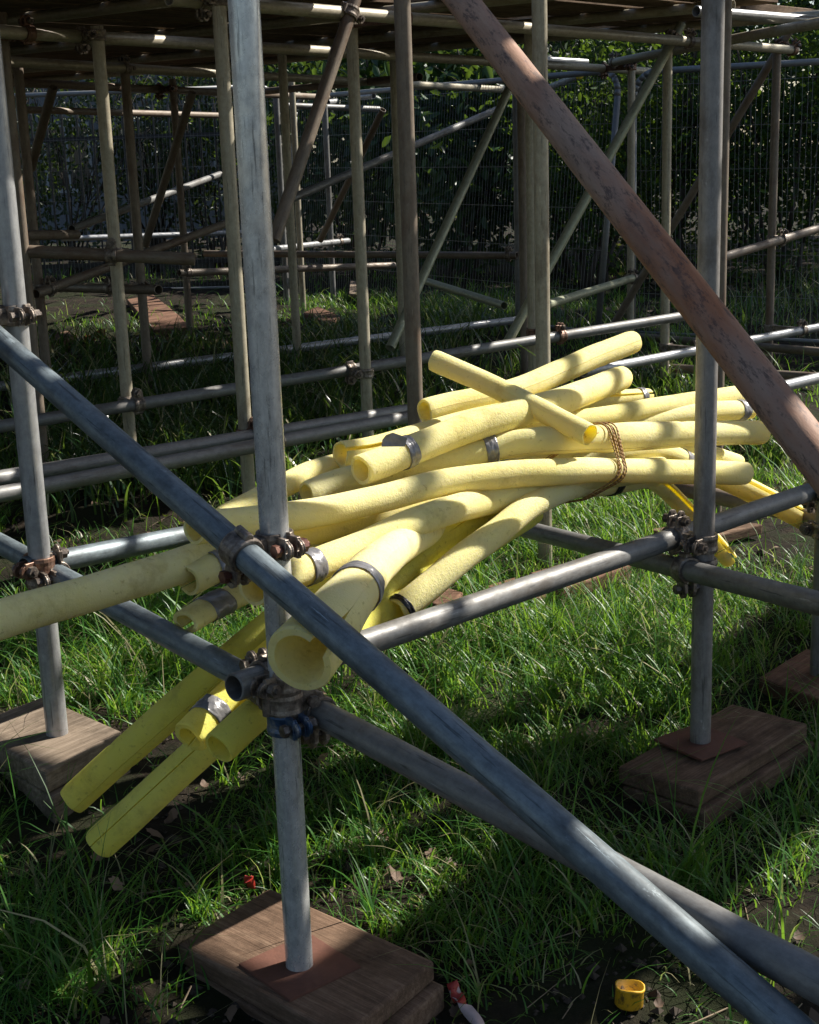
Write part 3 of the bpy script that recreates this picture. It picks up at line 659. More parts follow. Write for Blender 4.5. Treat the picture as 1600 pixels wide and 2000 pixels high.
foam('F17', [(665, 888, 3.2, 1.0), (720, 880, 3.25), (800, 858, 3.34), (900, 828, 3.45), (1000, 806, 3.54), (1080, 792, 3.62), (1160, 782, 3.68, .8), (1266, 774, 3.82, .72)], .054,
     'creased foam tube with stained right end and tape, open at left by the dark post', tapes=[(.965, .02, TAPE)], slit=1.0, gap=.3, wall=.2)
foam('F18', [(432, 1014, 3.0), (500, 978, 3.06), (560, 946, 3.12), (620, 918, 3.2), (700, 897, 3.34), (820, 868, 3.5), (960, 835, 3.62)], .046,
     'olive shaded foam tube curving behind the bright front post', FOAM, seams=(.33,))
foam('F19a', [(600, 968, 3.1), (660, 944, 3.14), (730, 926, 3.18), (820, 904, 3.22), (912, 889, 3.24), (980, 872, 3.26), (1050, 861, 3.27, 1.05), (1120, 859, 3.30, 1.06), (1200, 855, 3.38, 1.12), (1290, 850, 3.48, 1.06), (1400, 846, 3.6), (1488, 845, 3.72)], .056,
     'long foam tube with crinkled silver tape mid length and a rounded right end', tapes=[(.335, .03, TAPE)], slit=2.2, gap=.08, seams=(.765,))
foam('F20', [(1000, 842, 3.42), (1090, 828, 3.45), (1180, 815, 3.52), (1280, 797, 3.64), (1360, 785, 3.76), (1441, 773, 3.88)], .049,
     'foam tube with a ring seam, right end highest beyond the right grey post', seams=(.64,))
foam('F21', [(1120, 848, 3.5), (1220, 832, 3.58), (1320, 812, 3.68), (1400, 803, 3.78), (1464, 800, 3.88)], .047,
     'foam tube with a grey tape band on its open right end', tapes=[(.93, .032, TAPE)])
foam('F22', [(1120, 905, 3.5), (1190, 888, 3.54), (1250, 880, 3.6), (1310, 890, 3.66), (1350, 912, 3.72)], .05,
     'short foam tube bending down between the two lower right tubes', tapes=[(.9, .03, TAPE)])
foam('F23', [(1240, 880, 3.62), (1340, 905, 3.72), (1440, 946, 3.86), (1530, 992, 4.0), (1640, 1052, 4.2)], .056,
     'foam tube drooping down to the right edge behind the brown ledger', slit=1.0, gap=.4)
foam('F24', [(1200, 895, 3.64), (1280, 940, 3.78), (1330, 985, 3.9), (1372, 1032, 4.02), (1424, 1092, 4.2)], .045,
     'foam tube hanging to the grass behind the right grey post', slit=1.4, gap=.6)
foam('F25', [(1180, 868, 3.6), (1290, 868, 3.7), (1372, 884, 3.82), (1440, 905, 3.95)], .046,
     'bright yellow foam tube mostly hidden below the right rounded one')
foam('F26', [(820, 990, 3.3), (920, 950, 3.38), (1020, 915, 3.46), (1120, 890, 3.52), (1240, 880, 3.64)], .055,
     'inner foam tube showing orange between its neighbours in the bundle')
# torn tape flap standing up on the taped tube
fp = at(768, 868, 3.0)
fl = mesh('tape_flap', [(-.024, 0, -.004), (.024, .004, -.006), (.030, .006, .012), (.0, .004, .024), (-.014, 0, .020), (-.022, .002, .010)], [(0, 1, 2, 3, 4, 5)], TAPE, None, False, fp)
fl.modifiers.new('s', 'SOLIDIFY').thickness = .001
tag(fl, 'torn flap of silver tape standing up on a foam tube', 'tape flap')
# cord round the bundle: several strands
def cord():
    mb = MB(); C0 = at(1138, 905, 3.36)
    ax = at(1230, 890, 3.56) - at(1050, 925, 3.22); ax /= np.linalg.norm(ax)
    ax = ax + np.array([0, 0, -.34]); ax /= np.linalg.norm(ax)
    u = np.array([0, 0, 1.0]); u -= ax * (u @ ax); u /= np.linalg.norm(u); w = np.cross(ax, u)
    def hull_at(off):
        pts = []
        for kf, (path, rad) in FOAMS.items():
            for p in path:
                q = p - (C0 + ax * off)
                if abs(q @ ax) < .02 and np.linalg.norm(q) < .13:
                    for a in np.linspace(0, 6.283, 20): pts.append((q @ w + rad * math.cos(a), q @ u + rad * math.sin(a)))
        pts = sorted(set(pts)); lo = []; hi = []
        for seq, out in ((pts, lo), (pts[::-1], hi)):
            for p in seq:
                while len(out) > 1 and (out[-1][0] - out[-2][0]) * (p[1] - out[-2][1]) - (out[-1][1] - out[-2][1]) * (p[0] - out[-2][0]) <= 0: out.pop()
                out.append(p)
        H = np.array(lo[:-1] + hi[:-1]); H = np.vstack([H, H[:1]]); L = np.concatenate([[0], np.cumsum(np.linalg.norm(np.diff(H, axis=0), axis=1))])
        t = np.linspace(0, L[-1], 73)[:-1]; return np.stack([np.interp(t, L, H[:, 0]), np.interp(t, L, H[:, 1])], 1)
    for k in range(7):
        off = (k - 3) * .0046 + rng.uniform(-.002, .002); H = hull_at(off); n = len(H); c = H.mean(0)
        H = c + (H - c) * (1.012 + .006 * rng.random())
        P = [C0 + ax * (off + .004 * math.sin(2 * math.pi * j / n * (1 + k % 2) + k)) + w * H[j][0] + u * H[j][1] for j in range(n)]
        for j in range(n): mb.cyl(P[j], P[(j + 1) % n], .0017, 6)
    K = at(1150, 850, 3.25)
    for k in range(5):
        a = K + np.array([rng.uniform(-.006, .006) for _ in range(3)]); b = K + np.array([rng.uniform(-.026, .026), rng.uniform(-.01, .01), rng.uniform(-.012, .016)])
        mb.cyl(a, b, .0014, 6)
    mb.cyl(K, at(1108, 818, 3.29), .0013, 6); mb.cyl(K, at(1113, 815, 3.31), .0013, 6); mb.cyl(K + np.array([-.008, 0, 0]), K + np.array([.01, 0, .003]), .005, 8)
    o = mb.build('tie_cord', CORD, None, True, C0); tag(o, 'brown cord wound several times round the waist of the foam bundle', 'cord')
cord()

# ------------------------------------------------------------------ small litter
cp = ground(1228, 1968, .0)
cap = empty('tube_end_cap', (cp[0], cp[1], gbase(cp[0], cp[1]) + .004)); tag(cap, 'dirty yellow plastic cup-shaped cap lying on dark soil', 'end cap')
def cup(r, h, th, name, ridge):
    n = 40; V = []; F = []
    prof = [(0, .003), (r - th, .003), (r - th, h), (r, h), (r, h - .004), (r - .0015, h - .006), (r - .001, .004), (r - .004, 0), (0, 0)]
    for i in range(n):
        a = 2 * math.pi * i / n
        for j, (rr, z) in enumerate(prof):
            k = 1 + (.012 * math.sin(a * 12) if ridge and 2 < j < 7 else 0); V.append((rr * k * math.cos(a), rr * k * math.sin(a), z + (.0015 * math.sin(a * 3) if z > .02 else 0)))
    m = len(prof)
    for i in range(n):
        for j in range(m - 1): F.append((i * m + j, ((i + 1) % n) * m + j, ((i + 1) % n) * m + j + 1, i * m + j + 1))
    return V, F
V_, F_ = cup(.0265, .038, .003, 'cup', True)
co = mesh('cap_cup', V_, [q[::-1] for q in F_], CAPM, cap); bpy.context.view_layer.update()
cap.rotation_euler = (R(-6), R(5), 0)
def ribbon(name, P, w, mat, label, cat, tw=0.6):
    P = spline(P, 24); V = []; F = []
    for i, p in enumerate(P):
        a = tw * math.sin(i * .45); s = np.array([math.cos(a) * .8, .5, math.sin(a)]); s /= np.linalg.norm(s)
        V += [p - s * w / 2, p + s * w / 2]
    F = [(2 * i, 2 * i + 1, 2 * i + 3, 2 * i + 2) for i in range(len(P) - 1)]
    o = mesh(name, np.array(V) - P[0], F, mat, None, True, P[0]); o.modifiers.new('s', 'SOLIDIFY').thickness = .0008
    if label: tag(o, label, cat)
    return o
ta = ribbon('barrier_tape', [ground(884, 1922, .045), ground(893, 1948, .03), ground(915, 1975, .02), ground(945, 2010, .01)], .022, WHITETAPE, 'torn red and white plastic tape scrap in the grass at the bottom', 'tape scrap')
tb = ribbon('red_stripe', [ground(883, 1918, .05), ground(890, 1940, .036), ground(902, 1960, .028)], .023, REDTAPE, None, None)
tb.parent = ta; tb.location = tuple(np.array(tb.location) - np.array(ta.location))
ribbon('barrier_tape', [ground(484, 1722, .05), ground(486, 1712, .06), ground(492, 1735, .02)], .018, REDTAPE, 'small bright red tape scrap behind the nearest timber pad', 'tape scrap')

# ------------------------------------------------------------------ fence panels (welded mesh on tube frames)
def mesh_panel(a, b, ztop, lean, label, wires=True, zbot=.12, rail=True):
    """a,b: ground points of the two ends (x, y); lean: horizontal shift of the top"""
    a = np.array(a, float); b = np.array(b, float); Ld = b - a; L = np.linalg.norm(Ld); Ld /= L
    za = gbase(*a) if zbot is None else zbot
    root = empty('mesh_fence_panel', (a[0], a[1], za)); tag(root, label, 'fence panel', 'mesh fence panels behind the scaffold')
    H = ztop - za; lean = np.array(lean, float)
    def P(s, h): q = a + Ld * s + lean[:2] * (h / H); return np.array([q[0] - a[0], q[1] - a[1], h])
    fr_ = MB(); rc = .16; pts = [P(0, 0), P(0, H - rc)] + [P(rc - rc * math.cos(t), H - rc + rc * math.sin(t)) for t in np.linspace(.25, 1.571, 6)] + \
        [P(L - rc + rc * math.sin(t), H - rc + rc * math.cos(t)) for t in np.linspace(0, 1.3, 6)] + [P(L, H - rc), P(L, 0)]
    for p, q in zip(pts[:-1], pts[1:]): fr_.cyl(p, q, .0205, 12)
    fr_.cyl(P(0, .10), P(L, .10), .014, 8)
    fr_.build('frame', WIRE, root, True)
    w = MB(); s = .04
    rr = random.Random(3)
    while s < L - .03:
        j = rr.uniform(-.006, .006); k = 6
        prev = P(s, .1)
        for i in range(1, k + 1):
            q = P(s + j * math.sin(i * 1.3 + s * 3) * 1.6, .1 + (H - .12) * i / k); w.cyl(prev, q, .0013, 3); prev = q
        s += .036
    for h in np.arange(.1, H - .02, .27): w.cyl(P(0, h), P(L, h), .0017, 3)
    w.build('wire_mesh', WIRE, root, False)
def gxy(px, py, z): p = at(px, py, z); return p[0], p[1]
a1 = gxy(1166, 645, 9.6); 
mesh_panel(gxy(1660, 690, 9.2)[:2], gxy(1236, 650, 10.0)[:2], 1.83, (0, 0, 0), 'mesh fence panel with level top rail at the right', zbot=.02)
mesh_panel(gxy(1165, 640, 9.7), gxy(560, 600, 13.2), 1.84, (.17, .12, 0), 'leaning mesh fence panel with a rounded frame corner at centre', zbot=.06)
mesh_panel(gxy(560, 600, 13.3), gxy(-160, 560, 13.6), 1.95, (0, .05, 0), 'mesh fence panel in shade at back left', zbot=.1)
# railings behind at left
def railings():
    a = np.array(gxy(-200, 560, 15.2)); b = np.array(gxy(620, 560, 15.2)); L = np.linalg.norm(b - a); d = (b - a) / L
    root = empty('iron_railings', (a[0], a[1], .15)); tag(root, 'black iron railings with spear tops behind the mesh at back left', 'railings')
    bars = MB(); s = 0.0
    while s < L:
        q = d * s; bars.cyl((q[0], q[1], 0), (q[0], q[1], 1.62), .011, 6); bars.cyl((q[0], q[1], 1.62), (q[0], q[1], 1.67), .022, 6, .018); bars.cyl((q[0], q[1], 1.67), (q[0], q[1], 1.78), .02, 6, .001); s += .155
    bars.build('bars', RAILM, root)
    rl = MB()
    for h in (.15, 1.42): rl.box((d[0] * L / 2, d[1] * L / 2, h), (d[0] * L / 2, d[1] * L / 2, 0), (-d[1] * .012, d[0] * .012, 0), (0, 0, .02))
    rl.build('rails', RAILM, root)
railings()

# ------------------------------------------------------------------ leaves: crowns, hedges
def leaves(n, centre, rad, size, mat, name, parent, shape='oval', clump=14, gaps=.35, droop=.3, seed=0, tight=.13, flat=.5):
    g = np.random.default_rng(seed); rad = np.array(rad)
    nc = max(6, n // clump); c = g.normal(size=(nc, 3)); c /= np.linalg.norm(c, axis=1)[:, None]; c *= (g.random(nc) ** (1 / 2.2))[:, None]
    keep = np.sin(c[:, 0] * 7 + seed) * np.sin(c[:, 2] * 6 + seed * 2) * np.sin(c[:, 1] * 5 + 1) > -gaps; c = c[keep]; nc = len(c)
    idx = g.integers(0, nc, n); pos = c[idx] * rad + g.normal(size=(n, 3)) * tight * rad.mean()
    d = g.normal(size=(n, 3)); d[:, 2] -= droop; d /= np.linalg.norm(d, axis=1)[:, None]
    nrm = g.normal(size=(n, 3)); nrm[:, 2] += flat; s = np.cross(d, nrm); s /= np.linalg.norm(s, axis=1)[:, None]; nn = np.cross(s, d)
    L = size * g.uniform(.6, 1.25, n)[:, None]; w = L * (.22 if shape == 'oval' else .32)
    b = L * .12
    P = np.stack([pos, pos + d * L * .35 + s * w + nn * b, pos + d * L * .75 + s * w * .7 + nn * b * .6, pos + d * L - nn * b, pos + d * L * .75 - s * w * .7 + nn * b * .6, pos + d * L * .35 - s * w + nn * b], 1)
    v = P.reshape(-1, 3); k = np.arange(n)[:, None] * 6
    F = np.concatenate([k + np.array([[0, 1, 2, 3]]), k + np.array([[0, 3, 4, 5]])])
    me = bpy.data.meshes.new(name); me.vertices.add(len(v)); me.vertices.foreach_set('co', v.astype(np.float32).ravel())
    me.loops.add(F.size); me.loops.foreach_set('vertex_index', F.astype(np.int32).ravel()); me.polygons.add(len(F)); me.polygons.foreach_set('loop_start', np.arange(0, F.size, 4, dtype=np.int32))
    me.polygons.foreach_set('use_smooth', np.ones(len(F), bool)); me.update(calc_edges=True); me.materials.append(mat)
    o = bpy.data.objects.new(name, me); COL.objects.link(o); o.parent = parent; o.location = centre; return o
def branches(root, h, rad, n, seed, r=.03, name='trunk', spread=1.0):
    g = random.Random(seed); mb = MB()
    for k in range(n):
        a = g.uniform(0, 6.28); p = np.array([g.uniform(-.15, .15) * rad, g.uniform(-.1, .1) * rad, 0.0]); d = np.array([math.cos(a) * .35 * spread, math.sin(a) * .35 * spread, 1.0]); rr = r * g.uniform(.6, 1)
        st = h / 5
        for i in range(5):
            q = p + d / np.linalg.norm(d) * st * g.uniform(.8, 1.1); mb.cyl(p, q, rr, 7, rr * .75); p = q; rr *= .75; d = d + np.array([g.uniform(-.3, .3), g.uniform(-.3, .3), g.uniform(-.1, .1)])
            if i > 0:
                for _ in range(2):
                    e = d + np.array([g.uniform(-.9, .9), g.uniform(-.9, .9), g.uniform(-.3, .5)]); e /= np.linalg.norm(e); mb.cyl(p, p + e * st * g.uniform(.7, 1.4), rr * .55, 5, .002)
    return mb.build(name, TWIG, root, True)
NS = [0]
def shrub(px, z, h, rad, n, size, mat, label, cat='shrub', name='shrub', low=.1, **k):
    x, y = gxy(px, 560, z); g0 = gbase(x, y); root = empty(name, (x, y, g0)); tag(root, label, cat, 'shrubs and hedge plants behind the fence'); NS[0] += 1
    branches(root, h * .9, rad[0], k.pop('stems', 6), NS[0], k.pop('r', .03))
    leaves(n, (0, 0, low + (h - low) / 2), (rad[0], rad[1], (h - low) / 2), size, mat, 'crown', root, seed=NS[0] + 20, **k)
LB = LAUREL
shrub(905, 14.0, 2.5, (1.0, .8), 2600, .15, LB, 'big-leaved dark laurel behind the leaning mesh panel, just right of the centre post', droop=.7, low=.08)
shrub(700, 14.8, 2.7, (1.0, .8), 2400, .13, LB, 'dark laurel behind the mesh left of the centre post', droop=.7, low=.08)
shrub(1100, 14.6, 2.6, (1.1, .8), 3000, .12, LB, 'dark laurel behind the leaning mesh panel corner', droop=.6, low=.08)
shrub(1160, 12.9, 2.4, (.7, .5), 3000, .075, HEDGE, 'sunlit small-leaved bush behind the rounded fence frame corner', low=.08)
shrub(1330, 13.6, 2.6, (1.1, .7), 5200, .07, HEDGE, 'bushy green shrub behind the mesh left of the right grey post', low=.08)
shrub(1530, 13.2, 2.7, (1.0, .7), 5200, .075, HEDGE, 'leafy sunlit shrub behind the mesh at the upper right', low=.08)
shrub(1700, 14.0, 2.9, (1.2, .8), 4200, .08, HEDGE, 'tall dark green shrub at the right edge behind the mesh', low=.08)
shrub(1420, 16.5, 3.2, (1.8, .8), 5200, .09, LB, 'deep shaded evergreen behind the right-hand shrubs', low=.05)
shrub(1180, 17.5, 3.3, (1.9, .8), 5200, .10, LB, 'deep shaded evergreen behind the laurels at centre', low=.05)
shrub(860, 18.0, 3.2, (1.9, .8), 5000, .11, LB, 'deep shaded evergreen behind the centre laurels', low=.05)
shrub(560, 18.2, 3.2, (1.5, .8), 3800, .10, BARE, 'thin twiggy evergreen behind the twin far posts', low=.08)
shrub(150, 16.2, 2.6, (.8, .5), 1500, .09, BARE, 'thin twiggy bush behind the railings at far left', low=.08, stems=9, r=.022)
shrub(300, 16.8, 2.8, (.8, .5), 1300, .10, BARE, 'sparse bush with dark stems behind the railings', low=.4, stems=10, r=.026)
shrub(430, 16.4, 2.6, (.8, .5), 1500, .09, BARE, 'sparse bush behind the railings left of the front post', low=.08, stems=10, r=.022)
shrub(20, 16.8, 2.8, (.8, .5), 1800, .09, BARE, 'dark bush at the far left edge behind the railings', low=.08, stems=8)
# tall trees that close the view behind the shrubs and filter the sun
def tall(x, y, h, rad, n, size, label, seed, mat=LB, low=.25):
    g0 = gbase(x, y); root = empty('tall_tree', (x, y, g0)); tag(root, label, 'tree', 'tall trees beyond the fence')
    branches(root, h * .75, 2.0, 3, seed, .14, spread=.6)
    leaves(n, (0, 0, h * (1 + low) / 2), (rad, rad * .8, h * (1 - low) / 2), size, mat, 'crown', root, seed=seed, clump=22, tight=.10)
tall(-4.5, 26, 9, 3.0, 5000, .30, 'tall dark tree behind the pale building at back left', 61)
tall(-.5, 22, 9, 2.8, 6000, .28, 'tall dark tree behind the evergreens at centre', 62, low=.05)
tall(3.6, 21, 10, 3.0, 7000, .28, 'tall dark tree behind the shrubs right of centre', 63, low=.05)
tall(7.6, 19, 10, 3.0, 7000, .28, 'tall dark tree behind the shrubs at the right edge', 64, low=.05)
# unseen boards added above the front bay, laid out to shade the foreground
UP_Z = 3.38
def shade_board(u0, u1, v, w=.225):
    c = O0 + LD * (u0 + u1) / 2 + LN * v; c[2] = UP_Z + rng.uniform(0, .004)
    mb = MB(); mb.box((0, 0, 0), ((u1 - u0) / 2, 0, 0), (0, w / 2, 0), (0, 0, .019)); o = mb.build('deck_board', DECKW, None, False)
    o.location = c; o.rotation_euler = (0, 0, math.atan2(LD[1], LD[0])); bevel(o, .003, 1); tag(o, 'brown scaffold board of the upper lift above the front bay', 'scaffold board', 'scaffold boards of the upper lift')
for v_, ue in ((-2.64, 1.12), (-2.87, 1.2), (-3.10, 1.15)): shade_board(-1.3, ue, v_)
for k in range(9):
    if k in (3,): continue
    if k == 0:
        for ua, ub_ in ((-1.2, 1.45), (2.35, 2.95), (3.35, 4.9)): shade_board(ua, ub_, -3.44)
        continue
    shade_board(-1.2, 4.9, -3.44 - k * .232)
for k, u in enumerate((1.50, 2.22)):  # two unseen tubes added to throw shadow bands across the foam
    a = O0 + LD * u - LN * 5.5; b = O0 + LD * u - LN * 1.6; a[2] = b[2] = UP_Z - .046
    tube('U%d' % k, 'deck_transom', a, b, OLDG, ['tube under the upper boards nearer the front post', 'tube under the upper boards nearer the tie of the bundle'][k], 'scaffold tube', group='transoms under the deck')
tall(7.0, 12.6, 10, 2.3, 4500, .24, 'tall leafy tree beyond the right edge of the photo, nearer the scaffold', 65, HEDGE, .45)  # crown added out of view to shade the far tubes and grass
tall(10.2, 15.5, 10.5, 2.6, 5000, .26, 'tall leafy tree beyond the right edge of the photo, farther from the scaffold', 66, HEDGE, .3)  # second crown added out of view, dappling the ground at far right
# pale building seen through the bushes at back left
def house():
    x0, y0 = gxy(-250, 560, 24); x1, y1 = gxy(560, 560, 24); root = empty('pale_house', ((x0 + x1) / 2, y0, 0)); tag(root, 'pale rendered building glimpsed through the bushes at back left', 'building')
    w = (x1 - x0) / 2; wl_ = MB(); wl_.box((0, .2, 2.6), (w, 0, 0), (0, .2, 0), (0, 0, 2.6)); wl_.build('wall', RENDERW, root)
    for k in range(5):
        m = MB(); cx = -w + w * 2 * (k + .5) / 5; m.box((cx, -.02, 1.35), (.38, 0, 0), (0, .03, 0), (0, 0, .55)); wn_ = m.build('window', plain('window_frame_paint', (.35, .37, .39)), root)
        m = MB()
        for sx in (-1, 1): m.box((cx + sx * .18, -.052, 1.35), (.155, 0, 0), (0, .004, 0), (0, 0, .48))
        gl = plain('dark_glass', (.03, .035, .04), .08); m.build('pane', gl, wn_)
house()

# ------------------------------------------------------------------ grass
def fast_mesh(name, v, F, mat):
    me = bpy.data.meshes.new(name); me.vertices.add(len(v)); me.vertices.foreach_set('co', v.astype(np.float32).ravel())
    k = F.shape[1]; me.loops.add(F.size); me.loops.foreach_set('vertex_index', F.astype(np.int32).ravel()); me.polygons.add(len(F)); me.polygons.foreach_set('loop_start', np.arange(0, F.size, k, dtype=np.int32))
    me.polygons.foreach_set('use_smooth', np.ones(len(F), bool)); me.update(calc_edges=True); me.materials.append(mat)
    o = bpy.data.objects.new(name, me); COL.objects.link(o); return o
def blades(pos, h, w, lean, seg, g, curl=1.0):
    n = len(pos); a = g.uniform(0, 2 * np.pi, n); dirn = np.stack([np.cos(a), np.sin(a), np.zeros(n)], 1)
    side = np.stack([-np.sin(a + g.normal(0, .5, n)), np.cos(a), np.zeros(n)], 1)
    rows = []
    for i in range(seg + 1):
        t = i / seg; out = lean * h * (t ** 1.8) * curl; zz = h * (t - .28 * lean * curl * t ** 3)
        c = pos + dirn * out[:, None]; c[:, 2] += zz
        ww = w * (1 - t ** 1.6) * .5 + .0002
        rows.append(c - side * ww[:, None]); rows.append(c + side * ww[:, None])
    v = np.stack(rows, 1); m = 2 * (seg + 1); k = (np.arange(n) * m)[:, None]
    F = np.concatenate([k + np.array([[2 * i, 2 * i + 1, 2 * i + 3, 2 * i + 2]]) for i in range(seg)])
    return v.reshape(-1, 3), F
def vnoise(x, y, s, seed):
    g = np.random.default_rng(seed); T_ = g.random((64, 64)); x = x * s; y = y * s; xi = np.floor(x).astype(int); yi = np.floor(y).astype(int); fx = x - xi; fy = y - yi
    fx = fx * fx * (3 - 2 * fx); fy = fy * fy * (3 - 2 * fy); q = lambda i, j: T_[i % 64, j % 64]
    return (q(xi, yi) * (1 - fx) + q(xi + 1, yi) * fx) * (1 - fy) + (q(xi, yi + 1) * (1 - fx) + q(xi + 1, yi + 1) * fx) * fy
PADS = [o for o in bpy.data.objects if o.name.startswith(('timber_', 'base_plate'))]
bpy.context.view_layer.update()
POLY = []
for o in PADS:
    w = [o.matrix_world @ v_.co for v_ in o.data.vertices][:4]; POLY.append(np.array([(p.x, p.y) for p in w]))
def inside(x, y):
    r = np.zeros(len(x), bool)
    for P in POLY:
        c = P.mean(0); Q = c + (P - c) * 1.03; s = np.ones(len(x), bool); ar = 0
        for i in range(4): ar += Q[i][0] * Q[(i + 1) % 4][1] - Q[(i + 1) % 4][0] * Q[i][1]
        for i in range(4):
            a, b = Q[i], Q[(i + 1) % 4]; s &= ((b[0] - a[0]) * (y - a[1]) - (b[1] - a[1]) * (x - a[0])) * np.sign(ar) > 0
        r |= s
    return r
# places named by photo pixels: (px, py, radius m, amount)
BAREP = [(330, 1720, .20, 1), (420, 1690, .22, 1), (620, 1900, .25, .7), (900, 1880, .35, .9), (1150, 1920, .3, .75), (1450, 1850, .22, .8), (250, 590, 1.8, .85), (60, 600, 1.8, .85), (330, 1900, .25, .8), (300, 2000, .3, .9), (1250, 1960, .2, .9), (1480, 1660, .2, .5),
         (180, 690, .7, .9), (330, 690, .8, .9), (250, 900, .5, .75), (80, 800, .6, .8), (450, 850, .5, .7), (640, 760, .6, .7), (150, 560, 1.2, .5), (1450, 455, 2.6, 1), (700, 455, 2.6, 1), (1000, 455, 2.2, .9), (150, 1000, .3, .4), (1330, 630, .5, .9), (1420, 580, .5, .7), (420, 990, .3, .4)]
LUSH = [(720, 1650, .22), (620, 1600, .18), (1000, 1250, .35), (1200, 1300, .35), (200, 1290, .3), (300, 1260, .25), (1150, 1010, .4), (1480, 1170, .4), (90, 1850, .16), (60, 1950, .16), (430, 1760, .14), (950, 1700, .12), (1350, 1720, .14), (960, 1830, .12), (930, 600, .8), (720, 600, .6), (1560, 1620, .15), (1000, 1700, .15), (1000, 1880, .10), (1130, 1760, .12), (800, 1830, .10), (1440, 1900, .08)]
def density(x, y):
    dd = 3.3 * vnoise(x, y, 2.7, 5) ** 1.8 * vnoise(x + 9, y, 8, 6) * (.25 + 1.2 * vnoise(x, y + 7, 19, 8)) - .16
    for px, py, r, am in BAREP:
        p = ground(px, py); dd *= 1 - am * np.exp(-((x - p[0]) ** 2 + (y - p[1]) ** 2) / r ** 2)
    for px, py, r in LUSH:
        p = ground(px, py); dd += .9 * np.exp(-((x - p[0]) ** 2 + (y - p[1]) ** 2) / r ** 2)
    return np.clip(dd, 0.02, 1.2)
def scatter(n, y0, y1, g, thr=1.0, dens=True):
    y = np.sqrt(g.uniform(y0 ** 2, y1 ** 2, n)); hw = y * .30 + .35; x = g.uniform(-1, 1, n) * hw
    k = np.ones(n, bool)
    if dens: k = g.random(n) < density(x, y) * thr
    k &= ~inside(x, y); return x[k], y[k]
g = np.random.default_rng(3)
parts = []
def grow(n, y0, y1, hmu, w, seg, lean=(.25, .9), tuft=None, thr=1.0):
    x, y = scatter(n, y0, y1, g, thr)
    if tuft:
        rep, sp = tuft; x = np.repeat(x, rep) + g.normal(0, sp, len(x) * rep); y = np.repeat(y, rep) + g.normal(0, sp, len(y) * rep); k = ~inside(x, y); x, y = x[k], y[k]
    z = gz(x, y) - .004; h = hmu * g.lognormal(0, .5, len(x)) * (.65 + .7 * vnoise(x, y, 4.3, 9)); ln = g.uniform(*lean, len(x))
    parts.append(blades(np.stack([x, y, z], 1), h, w * g.uniform(.6, 1.3, len(x)), ln, seg, g))
grow(34000, 1.7, 3.4, .052, .0034, 4, (.4, 1.5))
grow(64000, 3.2, 6.0, .062, .0043, 3, (.4, 1.4))
grow(46000, 5.8, 12.5, .065, .0068, 3, (.4, 1.2))
grow(7000, 12, 17, .08, .010, 2, (.3, 1.2))
grow(1100, 1.8, 4.5, .10, .0045, 5, (.3, 1.3), (16, .016), .8)
grow(160, 1.9, 5.5, .17, .0055, 6, (.5, 1.5), (7, .012), .8)
grow(500, 4.3, 9.0, .13, .0042, 4, (.3, 1.1), (14, .03), .8)
off = 0; vs = []; fs = {}
for v, F in parts:
    vs.append(v); fs.setdefault(4, []).append(F + off); off += len(v)
go = fast_mesh('grass', np.concatenate(vs), np.concatenate(fs[4]), GRASS); tag(go, kind='stuff')
tag(go, 'short green grass growing in clumps under the scaffold', 'grass')
# strap-leaved bulbs (long flat leaves), as ground cover
SP = [(600, 690, .35, 60), (680, 660, .35, 70), (620, 740, .3, 50), (720, 720, .3, 50), (380, 770, .3, 40), (300, 740, .3, 30), (900, 620, .4, 90), (960, 650, .35, 80), (860, 660, .3, 60), (1120, 640, .3, 40), (1560, 600, .5, 90), (1500, 640, .4, 60),
      (1580, 560, .6, 90), (1480, 880, .12, 60), (1500, 900, .1, 50), (1330, 770, .25, 40), (1250, 760, .25, 40), (300, 880, .25, 40), (420, 900, .2, 30), (150, 880, .2, 25), (480, 800, .25, 35), (1460, 610, .4, 40), (640, 800, .2, 30), (250, 830, .35, 70), (120, 780, .35, 60), (420, 820, .3, 60), (60, 900, .3, 40), (350, 930, .3, 50), (580, 800, .3, 40), (700, 660, .4, 60), (780, 700, .3, 40), (200, 1000, .2, 20)]
SP += [(60 + 68 * k + 31 * (q % 2), 690 + 52 * q, .30, 34) for q in range(6) for k in range(13) if not (q > 3 and k > 7)]
ps = []
for px, py, r, n in SP:
    n = int(n * 1.5); p = ground(px, py); r = r * min(1.0, p[1] / 5); a = g.uniform(0, 6.28, n); rr = r * np.sqrt(g.random(n)); x = p[0] + rr * np.cos(a); y = p[1] + rr * np.sin(a)
    ps.append(blades(np.stack([x, y, gz(x, y)], 1), g.uniform(.14, .30, n), g.uniform(.007, .013, n), g.uniform(.3, 1.5, n), 6, g))
off = 0; V2 = []; F2 = []
for v, F in ps: V2.append(v); F2.append(F + off); off += len(v)
so_ = fast_mesh('strap_leaves', np.concatenate(V2), np.concatenate(F2), STRAP); tag(so_, 'long flat daffodil leaves spreading in clumps between the far posts', 'bulb leaves', kind='stuff')
